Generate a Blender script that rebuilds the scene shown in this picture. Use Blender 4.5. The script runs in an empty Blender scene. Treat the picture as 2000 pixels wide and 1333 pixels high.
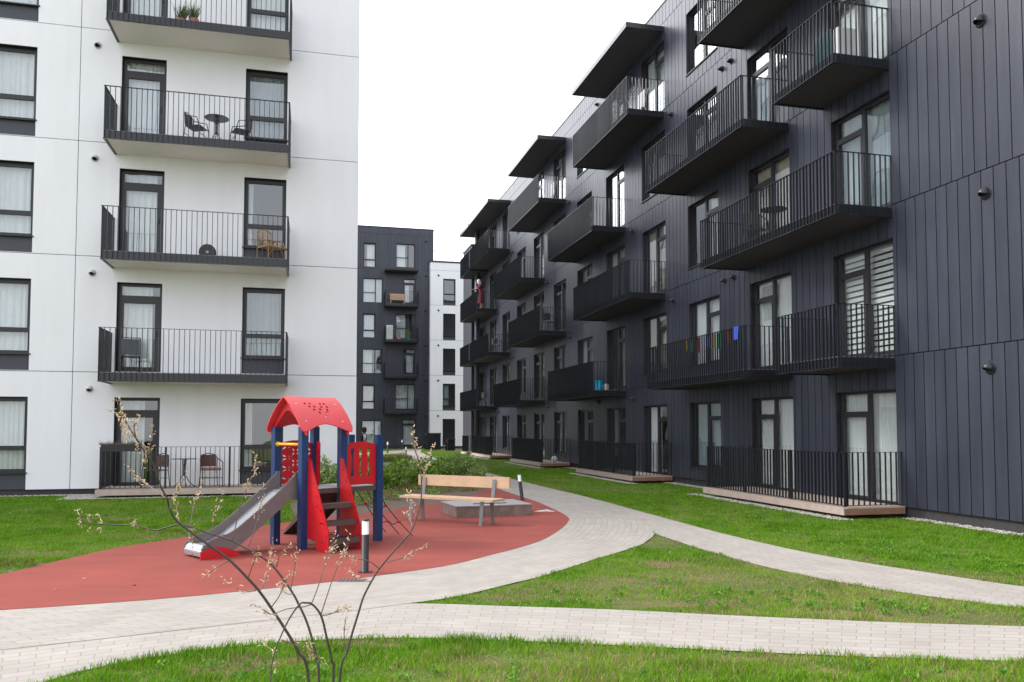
import bpy, bmesh, math, random
import numpy as np
from mathutils import Vector, Matrix
random.seed(7); rng = np.random.default_rng(7)
S = bpy.context.scene
C = S.collection
PI = math.pi
# ------------------------------------------------------------------ camera
F = 1590.0; EYE = 1.69; PIT = math.atan(0.047); PY = 838 - F*math.tan(PIT)
cam = bpy.data.cameras.new('camera'); cam_o = bpy.data.objects.new('camera', cam); C.objects.link(cam_o)
cam_o.location = (0, 0, EYE); cam_o.rotation_euler = (PI/2 + PIT, 0, 0)
cam.sensor_width = 36; cam.lens = F/2000*36; cam.shift_y = (PY-666.5)/2000
cam.clip_end = 2000; cam.clip_start = 0.05
S.camera = cam_o
# ------------------------------------------------------------------ world, sun, exposure
SUN_EL = math.radians(38); SUN_AZ = math.radians(-82)      # azimuth from +Y, clockwise positive
W = bpy.data.worlds.new('World'); S.world = W; W.use_nodes = True
nt = W.node_tree; nt.nodes.clear()
o = nt.nodes.new('ShaderNodeOutputWorld')
sky = nt.nodes.new('ShaderNodeTexSky'); sky.sky_type = 'NISHITA'; sky.sun_disc = False
sky.sun_elevation = SUN_EL; sky.sun_rotation = SUN_AZ; sky.air_density = 1; sky.dust_density = 3
b1 = nt.nodes.new('ShaderNodeBackground'); b1.inputs[1].default_value = 0.06
nt.links.new(sky.outputs[0], b1.inputs[0])
tc = nt.nodes.new('ShaderNodeTexCoord'); nz = nt.nodes.new('ShaderNodeTexNoise'); nz.inputs['Scale'].default_value = 2.2; nz.inputs['Detail'].default_value = 5
cr = nt.nodes.new('ShaderNodeValToRGB'); cr.color_ramp.elements[0].color = (0.90, 0.93, 1.0, 1); cr.color_ramp.elements[1].color = (1.0, 0.985, 0.975, 1)
cr.color_ramp.elements[0].position = .35; cr.color_ramp.elements[1].position = .62
nt.links.new(tc.outputs['Generated'], nz.inputs['Vector']); nt.links.new(nz.outputs['Fac'], cr.inputs[0])
b2 = nt.nodes.new('ShaderNodeBackground'); b2.inputs[1].default_value = 1.18; nt.links.new(cr.outputs[0], b2.inputs[0])
# thin cloud glowing broadly round the veiled sun
gl_ = nt.nodes.new('ShaderNodeVectorMath'); gl_.operation = 'DOT_PRODUCT'; gd = Vector((math.sin(math.radians(-58))*math.cos(math.radians(27)), math.cos(math.radians(-58))*math.cos(math.radians(27)), math.sin(math.radians(27))))
gl_.inputs[1].default_value = gd; nt.links.new(tc.outputs['Generated'], gl_.inputs[0])
m1 = nt.nodes.new('ShaderNodeMath'); m1.operation = 'MAXIMUM'; m1.inputs[1].default_value = 0; nt.links.new(gl_.outputs['Value'], m1.inputs[0])
m2 = nt.nodes.new('ShaderNodeMath'); m2.operation = 'POWER'; m2.inputs[1].default_value = 4.0; nt.links.new(m1.outputs[0], m2.inputs[0])
m3 = nt.nodes.new('ShaderNodeMath'); m3.operation = 'MULTIPLY_ADD'; m3.inputs[1].default_value = 2.6; m3.inputs[2].default_value = 1.03; nt.links.new(m2.outputs[0], m3.inputs[0]); nt.links.new(m3.outputs[0], b2.inputs[1])
ad = nt.nodes.new('ShaderNodeAddShader'); nt.links.new(b1.outputs[0], ad.inputs[0]); nt.links.new(b2.outputs[0], ad.inputs[1])
nt.links.new(ad.outputs[0], o.inputs[0])
sl = bpy.data.lights.new('sun', 'SUN'); sl.energy = 1.5; sl.angle = math.radians(10); sl.color = (1, .955, .89)
so = bpy.data.objects.new('sun', sl); C.objects.link(so)
sd = Vector((math.sin(SUN_AZ)*math.cos(SUN_EL), math.cos(SUN_AZ)*math.cos(SUN_EL), math.sin(SUN_EL)))
so.rotation_euler = sd.to_track_quat('Z', 'Y').to_euler(); so.location = (-20, 0, 30)
S.view_settings.view_transform = 'Standard'; S.view_settings.look = 'None'; S.view_settings.exposure = 0.47; S.view_settings.gamma = 1
S.render.engine = 'CYCLES'
# ------------------------------------------------------------------ pixel of the photo (2000x1333) -> place in the world
def ray(x, y):
    a = (x-1000)/F; b = -(y-PY)/F
    return Vector((a, math.cos(PIT)-b*math.sin(PIT), math.sin(PIT)+b*math.cos(PIT)))
def gp(x, y, z=0):
    r = ray(x, y); t = (z-EYE)/r.z
    return (t*r.x, t*r.y)
def at(x, y, Y):
    r = ray(x, y); t = Y/r.y
    return Vector((t*r.x, Y, EYE+t*r.z))
# ------------------------------------------------------------------ materials
def mat(name, col, rough=.6, metal=0, var=.0, vscale=8, bump=0, bscale=40, spec=.5, rnd=0, col2=None, coat=0, streak=0, speck=0, sscale=(3, 3, .25)):
    m = bpy.data.materials.new(name); m.use_nodes = True; n = m.node_tree; N = n.nodes; L = n.links
    p = N['Principled BSDF']; p.inputs['Roughness'].default_value = rough; p.inputs['Metallic'].default_value = metal
    p.inputs['Specular IOR Level'].default_value = spec; p.inputs['Coat Weight'].default_value = coat
    base = (*col, 1)
    p.inputs['Base Color'].default_value = base
    tcn = N.new('ShaderNodeTexCoord')
    src = None
    if var or col2:
        t = N.new('ShaderNodeTexNoise'); t.inputs['Scale'].default_value = vscale; t.inputs['Detail'].default_value = 6; t.inputs['Roughness'].default_value = .65
        L.new(tcn.outputs['Object'], t.inputs['Vector'])
        r = N.new('ShaderNodeValToRGB'); r.color_ramp.elements[0].position = .3; r.color_ramp.elements[1].position = .7
        c2 = col2 if col2 else tuple(min(1, c*(1+var)) for c in col)
        c1 = col if col2 else tuple(c*(1-var) for c in col)
        r.color_ramp.elements[0].color = (*c1, 1); r.color_ramp.elements[1].color = (*c2, 1)
        L.new(t.outputs['Fac'], r.inputs[0]); src = r.outputs[0]
    if rnd:
        g = N.new('ShaderNodeNewGeometry'); h = N.new('ShaderNodeHueSaturation')
        mr = N.new('ShaderNodeMapRange'); mr.inputs['To Min'].default_value = 1-rnd; mr.inputs['To Max'].default_value = 1+rnd
        L.new(g.outputs['Random Per Island'], mr.inputs['Value']); L.new(mr.outputs[0], h.inputs['Value'])
        if src: L.new(src, h.inputs['Color'])
        else: h.inputs['Color'].default_value = base
        src = h.outputs[0]
    for amt, sc, det in ((streak, sscale, 5), (speck, (260, 260, 260), 2)):      # weather streaks / granules
        if not amt: continue
        mp = N.new('ShaderNodeMapping'); mp.inputs['Scale'].default_value = sc; L.new(tcn.outputs['Object'], mp.inputs[0])
        t4 = N.new('ShaderNodeTexNoise'); t4.inputs['Scale'].default_value = 1; t4.inputs['Detail'].default_value = det; t4.inputs['Roughness'].default_value = .6; L.new(mp.outputs[0], t4.inputs['Vector'])
        r4 = N.new('ShaderNodeMapRange'); r4.inputs['From Min'].default_value = .35; r4.inputs['From Max'].default_value = .68; r4.inputs['To Min'].default_value = 1+amt*.3; r4.inputs['To Max'].default_value = 1-amt; L.new(t4.outputs['Fac'], r4.inputs['Value'])
        vm = N.new('ShaderNodeVectorMath'); vm.operation = 'SCALE'; L.new(r4.outputs[0], vm.inputs['Scale'])
        if src: L.new(src, vm.inputs[0])
        else: vm.inputs[0].default_value = col
        src = vm.outputs[0]
    if src: L.new(src, p.inputs['Base Color'])
    if bump:
        t2 = N.new('ShaderNodeTexNoise'); t2.inputs['Scale'].default_value = bscale; t2.inputs['Detail'].default_value = 4
        L.new(tcn.outputs['Object'], t2.inputs['Vector'])
        bp = N.new('ShaderNodeBump'); bp.inputs['Strength'].default_value = bump; bp.inputs['Distance'].default_value = .01
        L.new(t2.outputs['Fac'], bp.inputs['Height']); L.new(bp.outputs[0], p.inputs['Normal'])
    return m
M = {}
M['clad'] = mat('dark_cladding', (.040, .046, .067), .36, var=.14, vscale=.45, rnd=.13, bump=.06, bscale=5, spec=.5, streak=.22, sscale=(6, 6, .5))
M['backing'] = mat('backing', (.012, .012, .014), .9)
M['plinth'] = mat('plinth', (.045, .043, .045), .8, var=.15, bump=.2, bscale=30)
M['white'] = mat('white_render', (.86, .865, .905), .75, var=.02, vscale=.35, bump=.10, bscale=120, rnd=.012, streak=.03)
M['metal'] = mat('anthracite_metal', (.018, .020, .026), .27, spec=.5, rnd=.1)
M['frame'] = mat('window_frame', (.020, .020, .025), .4, spec=.5)
M['darkpanel'] = mat('spandrel', (.050, .053, .070), .5, var=.05)
M['soffitw'] = mat('soffit_concrete', (.90, .84, .82), .85, var=.03, bump=.08)
M['soffitd'] = mat('soffit_dark', (.040, .037, .040), .7, var=.1)
M['room'] = mat('room', (.34, .32, .30), .9, var=.2, vscale=.8)
M['curtain'] = mat('curtain', (.80, .81, .80), .9, var=.05, vscale=3)
M['curtaing'] = mat('curtain_grey', (.36, .42, .44), .9, var=.1, vscale=3)
M['curtainb'] = mat('curtain_beige', (.55, .48, .40), .9, var=.1, vscale=3)
M['blind'] = mat('blind', (.82, .83, .80), .8)
M['concrete'] = mat('deck_board', (.50, .40, .345), .75, var=.14, vscale=5, bump=.2, bscale=50, rnd=.06)
M['deckside'] = mat('deck_side', (.30, .155, .095), .7, var=.2, vscale=6, bump=.2)
M['wood'] = mat('bench_wood', (.58, .40, .26), .55, var=.10, vscale=5, bump=.1)
M['oldwood'] = mat('weathered_wood', (.22, .165, .145), .85, var=.3, vscale=7, bump=.4, bscale=25)
M['lid'] = mat('grey_lid', (.30, .30, .305), .6, var=.1, bump=.1)
M['steel'] = mat('steel', (.62, .63, .66), .22, metal=.9, var=.05)
M['bedsteel'] = mat('slide_bed', (.42, .44, .48), .33, metal=.55, var=.06, vscale=3)
M['slide'] = mat('slide_side', (.155, .13, .13), .5, var=.12, vscale=4)
M['red'] = mat('red_plastic', (.52, .008, .016), .38, var=.07, vscale=4)
M['roofred'] = mat('roof_red', (.68, .065, .075), .42, var=.06, vscale=3)
M['blue'] = mat('blue_post', (.010, .038, .13), .36, var=.15, vscale=3)
M['yellow'] = mat('yellow', (.85, .52, .04), .4)
M['brown'] = mat('brown_board', (.085, .055, .05), .6, var=.2, vscale=5)
M['black'] = mat('black', (.018, .018, .019), .45, spec=.5)
M['lens'] = mat('bollard_lens', (.82, .83, .80), .35)
M['grey'] = mat('galvanised', (.17, .18, .19), .42, metal=.3, var=.1)
M['rope'] = mat('rope', (.02, .018, .022), .8)
M['rubber'] = mat('red_rubber', (.31, .058, .043), .85, var=.13, vscale=.9, speck=.3, streak=.10, sscale=(.7, 3.0, 1), bump=.35, bscale=350)
M['mulch'] = mat('mulch', (.10, .072, .055), .95, col2=(.21, .155, .12), vscale=22, bump=1, bscale=60)
M['gravel'] = mat('gravel', (.42, .39, .35), .9, rnd=.35, var=.1)
M['bark'] = mat('bark', (.060, .042, .038), .6, var=.3, vscale=30)
M['twig'] = mat('twig', (.17, .11, .095), .6, var=.2, vscale=30)
M['catkin'] = mat('catkin', (.44, .27, .17), .8, rnd=.45, col2=(.60, .50, .33), vscale=20)
M['drygrass'] = mat('dried_plants', (.13, .085, .075), .9, rnd=.4)
M['wicker'] = mat('wicker', (.12, .055, .045), .7, var=.25, vscale=40, bump=.5, bscale=90)
M['rattan'] = mat('rattan', (.47, .27, .11), .6, var=.2, vscale=30)
M['cushion'] = mat('cushion', (.42, .20, .18), .9)
M['skin'] = mat('skin', (.60, .36, .27), .6)
M['burgundy'] = mat('burgundy_dress', (.17, .022, .05), .9, var=.4, vscale=9)
M['scarf'] = mat('white_cloth', (.75, .73, .74), .9)
M['vest'] = mat('dark_vest', (.03, .025, .03), .9)
M['hair'] = mat('brown_hair', (.10, .05, .03), .8)
M['cyan'] = mat('cyan_plastic', (.0, .38, .62), .4)
M['bluecloth'] = mat('blue_cloth', (.05, .09, .55), .9)
M['crimson'] = mat('crimson_cloth', (.40, .02, .03), .9)
M['ycloth'] = mat('yellow_cloth', (.48, .36, .03), .9)
M['gcloth'] = mat('green_cloth', (.02, .16, .08), .9)
M['paper'] = mat('paper', (.85, .85, .86), .7)
M['vent'] = mat('vent_metal', (.03, .033, .04), .28, metal=.2)
M['ventw'] = mat('vent_white', (.60, .60, .61), .4)
M['terracotta'] = mat('terracotta', (.42, .16, .12), .8)

def glass_mat():
    m = bpy.data.materials.new('glass'); m.use_nodes = True; n = m.node_tree; N = n.nodes; L = n.links; N.clear()
    out = N.new('ShaderNodeOutputMaterial'); mx = N.new('ShaderNodeMixShader')
    tr = N.new('ShaderNodeBsdfTransparent'); tr.inputs[0].default_value = (.84, .88, .89, 1)
    gl = N.new('ShaderNodeBsdfGlossy'); gl.inputs['Roughness'].default_value = .0; gl.inputs[0].default_value = (.93, .96, 1, 1)
    lw = N.new('ShaderNodeLayerWeight'); lw.inputs[0].default_value = .5
    pw = N.new('ShaderNodeMath'); pw.operation = 'POWER'; pw.inputs[1].default_value = 3.0; L.new(lw.outputs['Facing'], pw.inputs[0])
    fr = N.new('ShaderNodeMath'); fr.operation = 'MULTIPLY_ADD'; fr.inputs[1].default_value = .82; fr.inputs[2].default_value = .16; L.new(pw.outputs[0], fr.inputs[0])
    tcn = N.new('ShaderNodeTexCoord'); t = N.new('ShaderNodeTexNoise'); t.inputs['Scale'].default_value = 1.1; t.inputs['Detail'].default_value = 1
    bp = N.new('ShaderNodeBump'); bp.inputs['Strength'].default_value = .35; bp.inputs['Distance'].default_value = .02
    L.new(tcn.outputs['Object'], t.inputs['Vector']); L.new(t.outputs['Fac'], bp.inputs['Height']); L.new(bp.outputs[0], gl.inputs['Normal'])
    L.new(fr.outputs[0], mx.inputs[0]); L.new(tr.outputs[0], mx.inputs[1]); L.new(gl.outputs[0], mx.inputs[2]); L.new(mx.outputs[0], out.inputs[0])
    return m
M['glass'] = glass_mat()

def attr_mat(name, rough=.7, trans=.0):
    m = bpy.data.materials.new(name); m.use_nodes = True; n = m.node_tree; p = n.nodes['Principled BSDF']
    a = n.nodes.new('ShaderNodeAttribute'); a.attribute_name = 'tint'
    n.links.new(a.outputs['Color'], p.inputs['Base Color']); p.inputs['Roughness'].default_value = rough; p.inputs['Specular IOR Level'].default_value = .25
    if trans:
        o2 = n.nodes['Material Output']; t = n.nodes.new('ShaderNodeBsdfTranslucent'); mx = n.nodes.new('ShaderNodeMixShader'); mx.inputs[0].default_value = trans
        n.links.new(a.outputs['Color'], t.inputs[0]); n.links.new(p.outputs[0], mx.inputs[1]); n.links.new(t.outputs[0], mx.inputs[2]); n.links.new(mx.outputs[0], o2.inputs[0])
    return m
M['leaf'] = attr_mat('leaf', .6, .35); M['blade'] = attr_mat('grass_blade', .65, .3)

def lawn_mat():
    m = bpy.data.materials.new('lawn_soil'); m.use_nodes = True; n = m.node_tree; N = n.nodes; L = n.links; p = N['Principled BSDF']; p.inputs['Roughness'].default_value = .95
    g = N.new('ShaderNodeNewGeometry')
    t = N.new('ShaderNodeTexNoise'); t.inputs['Scale'].default_value = .55; t.inputs['Detail'].default_value = 7; t.inputs['Roughness'].default_value = .7
    r = N.new('ShaderNodeValToRGB'); e = r.color_ramp.elements; e[0].position = .36; e[0].color = (.085, .145, .018, 1); e[1].position = .62; e[1].color = (.26, .20, .115, 1)
    e2 = r.color_ramp.elements.new(.52); e2.color = (.15, .185, .035, 1)
    t3 = N.new('ShaderNodeTexNoise'); t3.inputs['Scale'].default_value = 45; t3.inputs['Detail'].default_value = 3
    mx = N.new('ShaderNodeMix'); mx.data_type = 'RGBA'; mx.blend_type = 'MULTIPLY'; mx.inputs[0].default_value = .8
    r3 = N.new('ShaderNodeValToRGB'); r3.color_ramp.elements[0].color = (.22, .25, .2, 1); r3.color_ramp.elements[1].color = (1.25, 1.25, 1.15, 1); r3.color_ramp.elements[0].position = .35; r3.color_ramp.elements[1].position = .7
    L.new(g.outputs['Position'], t.inputs['Vector']); L.new(g.outputs['Position'], t3.inputs['Vector']); L.new(t.outputs['Fac'], r.inputs[0]); L.new(t3.outputs['Fac'], r3.inputs[0])
    L.new(r.outputs[0], mx.inputs[6]); L.new(r3.outputs[0], mx.inputs[7]); L.new(mx.outputs[2], p.inputs['Base Color'])
    bp = N.new('ShaderNodeBump'); bp.inputs['Strength'].default_value = .8; bp.inputs['Distance'].default_value = .03
    L.new(t3.outputs['Fac'], bp.inputs['Height']); L.new(bp.outputs[0], p.inputs['Normal'])
    return m
M['lawn'] = lawn_mat()

def paver_mat():
    m = bpy.data.materials.new('pavers'); m.use_nodes = True; n = m.node_tree; N = n.nodes; L = n.links; p = N['Principled BSDF']; p.inputs['Roughness'].default_value = .85
    uv = N.new('ShaderNodeUVMap'); uv.uv_map = 'path'
    b = N.new('ShaderNodeTexBrick'); b.inputs['Scale'].default_value = 1; b.inputs['Brick Width'].default_value = .24; b.inputs['Row Height'].default_value = .115
    b.inputs['Mortar Size'].default_value = .0045; b.inputs['Mortar Smooth'].default_value = .3; b.inputs['Bias'].default_value = 0; b.offset = .5
    b.inputs['Color1'].default_value = (.362, .334, .304, 1); b.inputs['Color2'].default_value = (.408, .378, .345, 1); b.inputs['Mortar'].default_value = (.285, .255, .225, 1)
    g = N.new('ShaderNodeNewGeometry'); t = N.new('ShaderNodeTexNoise'); t.inputs['Scale'].default_value = 1.3; t.inputs['Detail'].default_value = 8; t.inputs['Roughness'].default_value = .7
    r = N.new('ShaderNodeValToRGB'); r.color_ramp.elements[0].color = (.86, .855, .84, 1); r.color_ramp.elements[1].color = (1.06, 1.05, 1.05, 1); r.color_ramp.elements[0].position = .3; r.color_ramp.elements[1].position = .7
    mx = N.new('ShaderNodeMix'); mx.data_type = 'RGBA'; mx.blend_type = 'MULTIPLY'; mx.inputs[0].default_value = 1
    L.new(uv.outputs[0], b.inputs['Vector']); L.new(g.outputs['Position'], t.inputs['Vector']); L.new(t.outputs['Fac'], r.inputs[0])
    L.new(b.outputs['Color'], mx.inputs[6]); L.new(r.outputs[0], mx.inputs[7]); L.new(mx.outputs[2], p.inputs['Base Color'])
    bp = N.new('ShaderNodeBump'); bp.inputs['Strength'].default_value = .6; bp.inputs['Distance'].default_value = .008; bp.invert = True
    t2 = N.new('ShaderNodeTexNoise'); t2.inputs['Scale'].default_value = 120; L.new(g.outputs['Position'], t2.inputs['Vector'])
    bp2 = N.new('ShaderNodeBump'); bp2.inputs['Strength'].default_value = .25; bp2.inputs['Distance'].default_value = .004
    L.new(b.outputs['Fac'], bp.inputs['Height']); L.new(t2.outputs['Fac'], bp2.inputs['Height']); L.new(bp2.outputs[0], bp.inputs['Normal']); L.new(bp.outputs[0], p.inputs['Normal'])
    return m
M['paver'] = paver_mat()

# ------------------------------------------------------------------ mesh helpers
class MB:
    def __init__(s): s.v = []; s.f = []; s.m = []; s.mats = []; s.sm = []
    def mi(s, m):
        if m not in s.mats: s.mats.append(m)
        return s.mats.index(m)
    def box(s, x0, x1, y0, y1, z0, z1, m):
        if x1 < x0: x0, x1 = x1, x0
        if y1 < y0: y0, y1 = y1, y0
        if z1 < z0: z0, z1 = z1, z0
        n = len(s.v); k = s.mi(m)
        s.v += [(x0,y0,z0),(x1,y0,z0),(x1,y1,z0),(x0,y1,z0),(x0,y0,z1),(x1,y0,z1),(x1,y1,z1),(x0,y1,z1)]
        for q in ((0,3,2,1),(4,5,6,7),(0,1,5,4),(1,2,6,5),(2,3,7,6),(3,0,4,7)):
            s.f.append(tuple(n+i for i in q)); s.m.append(k); s.sm.append(False)
    def poly(s, pts, m, smooth=False):
        n = len(s.v); s.v += [tuple(p) for p in pts]; s.f.append(tuple(range(n, n+len(pts)))); s.m.append(s.mi(m)); s.sm.append(smooth)
    def bar(s, a, b, w, h, m):
        a = Vector(a); b = Vector(b); d = (b-a).normalized(); up = Vector((0,0,1)) if abs(d.z) < .95 else Vector((0,1,0))
        x = d.cross(up).normalized(); y = x.cross(d).normalized(); n = len(s.v); k = s.mi(m)
        for p in (a, b):
            for i, j in ((-1,-1),(1,-1),(1,1),(-1,1)): s.v.append(tuple(p + x*(i*w/2) + y*(j*h/2)))
        for q in ((0,1,2,3),(7,6,5,4),(0,4,5,1),(1,5,6,2),(2,6,7,3),(3,7,4,0)):
            s.f.append(tuple(n+i for i in q)); s.m.append(k); s.sm.append(False)
    def tube(s, pts, r, m, n=8, cap=True):
        pts = [Vector(p) for p in pts]; k = s.mi(m); rs = r if isinstance(r, (list, tuple)) else [r]*len(pts)
        base = len(s.v); up = None
        for i, p in enumerate(pts):
            d = (pts[min(i+1, len(pts)-1)] - pts[max(i-1, 0)]); d = d.normalized() if d.length > 1e-9 else Vector((0,0,1))
            if up is None: up = Vector((0,0,1)) if abs(d.z) < .9 else Vector((1,0,0))
            x = d.cross(up)
            if x.length < 1e-5: x = d.cross(Vector((1,0,0)))
            x.normalize(); y = x.cross(d).normalized(); up = y
            for j in range(n):
                a = 2*PI*j/n; s.v.append(tuple(p + (x*math.cos(a) + y*math.sin(a))*rs[i]))
        for i in range(len(pts)-1):
            for j in range(n):
                j2 = (j+1) % n
                s.f.append((base+i*n+j, base+i*n+j2, base+(i+1)*n+j2, base+(i+1)*n+j)); s.m.append(k); s.sm.append(True)
        if cap:
            s.f.append(tuple(base+j for j in reversed(range(n)))); s.m.append(k); s.sm.append(False)
            s.f.append(tuple(base+(len(pts)-1)*n+j for j in range(n))); s.m.append(k); s.sm.append(False)
    def lathe(s, c, prof, m, n=20, ax='z'):
        k = s.mi(m); base = len(s.v)
        for r, h in prof:
            for j in range(n):
                a = 2*PI*j/n; p = (r*math.cos(a), r*math.sin(a), h)
                if ax == 'y': p = (p[0], p[2], p[1])
                if ax == 'x': p = (p[2], p[0], p[1])
                s.v.append((c[0]+p[0], c[1]+p[1], c[2]+p[2]))
        for i in range(len(prof)-1):
            for j in range(n):
                j2 = (j+1) % n; q = (base+i*n+j, base+i*n+j2, base+(i+1)*n+j2, base+(i+1)*n+j)
                s.f.append(q if ax != 'y' else q[::-1]); s.m.append(k); s.sm.append(True)
        s.f.append(tuple(base+j for j in range(n))); s.m.append(k); s.sm.append(False)
        s.f.append(tuple(base+(len(prof)-1)*n+j for j in range(n))); s.m.append(k); s.sm.append(False)
    def ell(s, c, rx, ry, rz, m, n=10, k2=6):
        k = s.mi(m); base = len(s.v)
        for i in range(k2+1):
            t = PI*i/k2
            for j in range(n):
                a = 2*PI*j/n; s.v.append((c[0]+rx*math.sin(t)*math.cos(a), c[1]+ry*math.sin(t)*math.sin(a), c[2]-rz*math.cos(t)))
        for i in range(k2):
            for j in range(n):
                j2 = (j+1) % n; s.f.append((base+i*n+j, base+i*n+j2, base+(i+1)*n+j2, base+(i+1)*n+j)); s.m.append(k); s.sm.append(True)
    def mask(s, fn, u0, u1, v0, v1, cell, pos, m, m2=None):
        """plate cut out of cells where fn(u,v) holds; pos(u,v,side) gives the point on face side 0 or 1"""
        nu = max(1, int(round((u1-u0)/cell))); nv = max(1, int(round((v1-v0)/cell))); du = (u1-u0)/nu; dv = (v1-v0)/nv
        on = [[fn(u0+(i+.5)*du, v0+(j+.5)*dv) for j in range(nv)] for i in range(nu)]
        idx = {}; k = s.mi(m); kk = s.mi(m2 or m)
        def V(i, j, sd):
            key = (i, j, sd)
            if key not in idx: idx[key] = len(s.v); s.v.append(tuple(pos(u0+i*du, v0+j*dv, sd)))
            return idx[key]
        def A(q, mm): s.f.append(q); s.m.append(mm); s.sm.append(False)
        def O(i, j): return 0 <= i < nu and 0 <= j < nv and on[i][j]
        for i in range(nu):
            for j in range(nv):
                if not on[i][j]: continue
                A((V(i,j,0), V(i+1,j,0), V(i+1,j+1,0), V(i,j+1,0)), k); A((V(i,j+1,1), V(i+1,j+1,1), V(i+1,j,1), V(i,j,1)), k)
                if not O(i-1, j): A((V(i,j,0), V(i,j+1,0), V(i,j+1,1), V(i,j,1)), kk)
                if not O(i+1, j): A((V(i+1,j+1,0), V(i+1,j,0), V(i+1,j,1), V(i+1,j+1,1)), kk)
                if not O(i, j-1): A((V(i+1,j,0), V(i,j,0), V(i,j,1), V(i+1,j,1)), kk)
                if not O(i, j+1): A((V(i,j+1,0), V(i+1,j+1,0), V(i+1,j+1,1), V(i,j+1,1)), kk)
    def build(s, name, parent=None):
        me = bpy.data.meshes.new(name); me.from_pydata(s.v, [], s.f)
        for m in s.mats: me.materials.append(M[m])
        me.polygons.foreach_set('material_index', s.m); me.polygons.foreach_set('use_smooth', s.sm)
        me.update(); ob = bpy.data.objects.new(name, me); C.objects.link(ob)
        if parent: ob.parent = parent
        return ob
def tag(o, label=None, cat=None, group=None, kind=None):
    if label: o['label'] = label
    if cat: o['category'] = cat
    if group: o['group'] = group
    if kind: o['kind'] = kind
    return o
def empty(name, loc, rz=0, **k):
    o = bpy.data.objects.new(name, None); C.objects.link(o); o.location = loc; o.rotation_euler = (0, 0, rz); o.empty_display_size = .3
    return tag(o, **k)
def copy_tree(o, parent=None):
    c = o.copy(); C.objects.link(c)
    if parent: c.parent = parent
    for ch in list(o.children): copy_tree(ch, c)
    return c
def place(o, loc, rz, label=None, group=None):
    o.location = loc; o.rotation_euler = (0, 0, rz)
    if label: o['label'] = label
    if group: o['group'] = group
    return o
def fast_mesh(name, verts, faces, material, tint=None, k=3):
    me = bpy.data.meshes.new(name); nv = len(verts); nf = len(faces)
    me.vertices.add(nv); me.vertices.foreach_set('co', np.asarray(verts, dtype=np.float32).ravel())
    me.loops.add(nf*k); me.loops.foreach_set('vertex_index', np.asarray(faces, dtype=np.int32).ravel())
    me.polygons.add(nf); me.polygons.foreach_set('loop_start', np.arange(0, nf*k, k, dtype=np.int32))
    if tint is not None:
        a = me.color_attributes.new('tint', 'FLOAT_COLOR', 'POINT'); a.data.foreach_set('color', np.asarray(tint, dtype=np.float32).ravel())
    me.materials.append(M[material]); me.update(calc_edges=True)
    ob = bpy.data.objects.new(name, me); C.objects.link(ob); return ob
# ------------------------------------------------------------------ building helpers
DR = Vector((-0.24257, 0.97013, 0)); DL = Vector((0.97013, 0.24257, 0))
R0 = Vector((7.468, 15.75, 0)); L0 = Vector((-13.075, 20.32, 0)); B0 = Vector((-12.972, 68.6, 0))
ANG_R = math.atan2(DR.y, DR.x); ANG_L = math.atan2(DL.y, DL.x)
def rect_sub(r, ops):
    rs = [r]
    for (a, b, c, d) in ops:
        out = []
        for (u0, u1, z0, z1) in rs:
            if a >= u1 or b <= u0 or c >= z1 or d <= z0: out.append((u0, u1, z0, z1)); continue
            if a > u0: out.append((u0, a, z0, z1))
            if b < u1: out.append((b, u1, z0, z1))
            m0, m1 = max(a, u0), min(b, u1)
            if c > z0: out.append((m0, m1, z0, c))
            if d < z1: out.append((m0, m1, d, z1))
        rs = out
    return [r for r in rs if r[1]-r[0] > .004 and r[3]-r[2] > .004]
def facade(root, sg, u0, u1, z0, z1, ops, cuts_u, cuts_z, m, gap, th, rev, revm, bevel_alt=False):
    """wall whose cladding pieces are real plates with open joints; sg turns 'outward' into local y"""
    w = MB()
    for r in rect_sub((u0, u1, z0, z1), ops): w.box(r[0], r[1], sg*-.002, sg*-.12, r[2], r[3], 'backing')
    cz = [z0] + [z for z in cuts_z if z0 < z < z1] + [z1]
    for i in range(len(cz)-1):
        off = (.13 if (i % 2 and bevel_alt) else 0)
        cu = [u0] + [u+off for u in cuts_u if u0+.03 < u+off < u1-.03] + [u1]
        for j in range(len(cu)-1):
            for r in rect_sub((cu[j]+gap/2, cu[j+1]-gap/2, cz[i]+gap/2, cz[i+1]-gap/2), ops):
                w.box(r[0], r[1], 0, sg*th, r[2], r[3], m)
    for (a, b, c, d) in ops:      # reveals
        t = .012
        w.box(a, a+t, sg*(th-.003), -sg*rev, c, d, revm); w.box(b-t, b, sg*(th-.003), -sg*rev, c, d, revm)
        w.box(a+t, b-t, sg*(th-.003), -sg*rev, d-t, d, revm)
    return w.build('wall', root)
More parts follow.
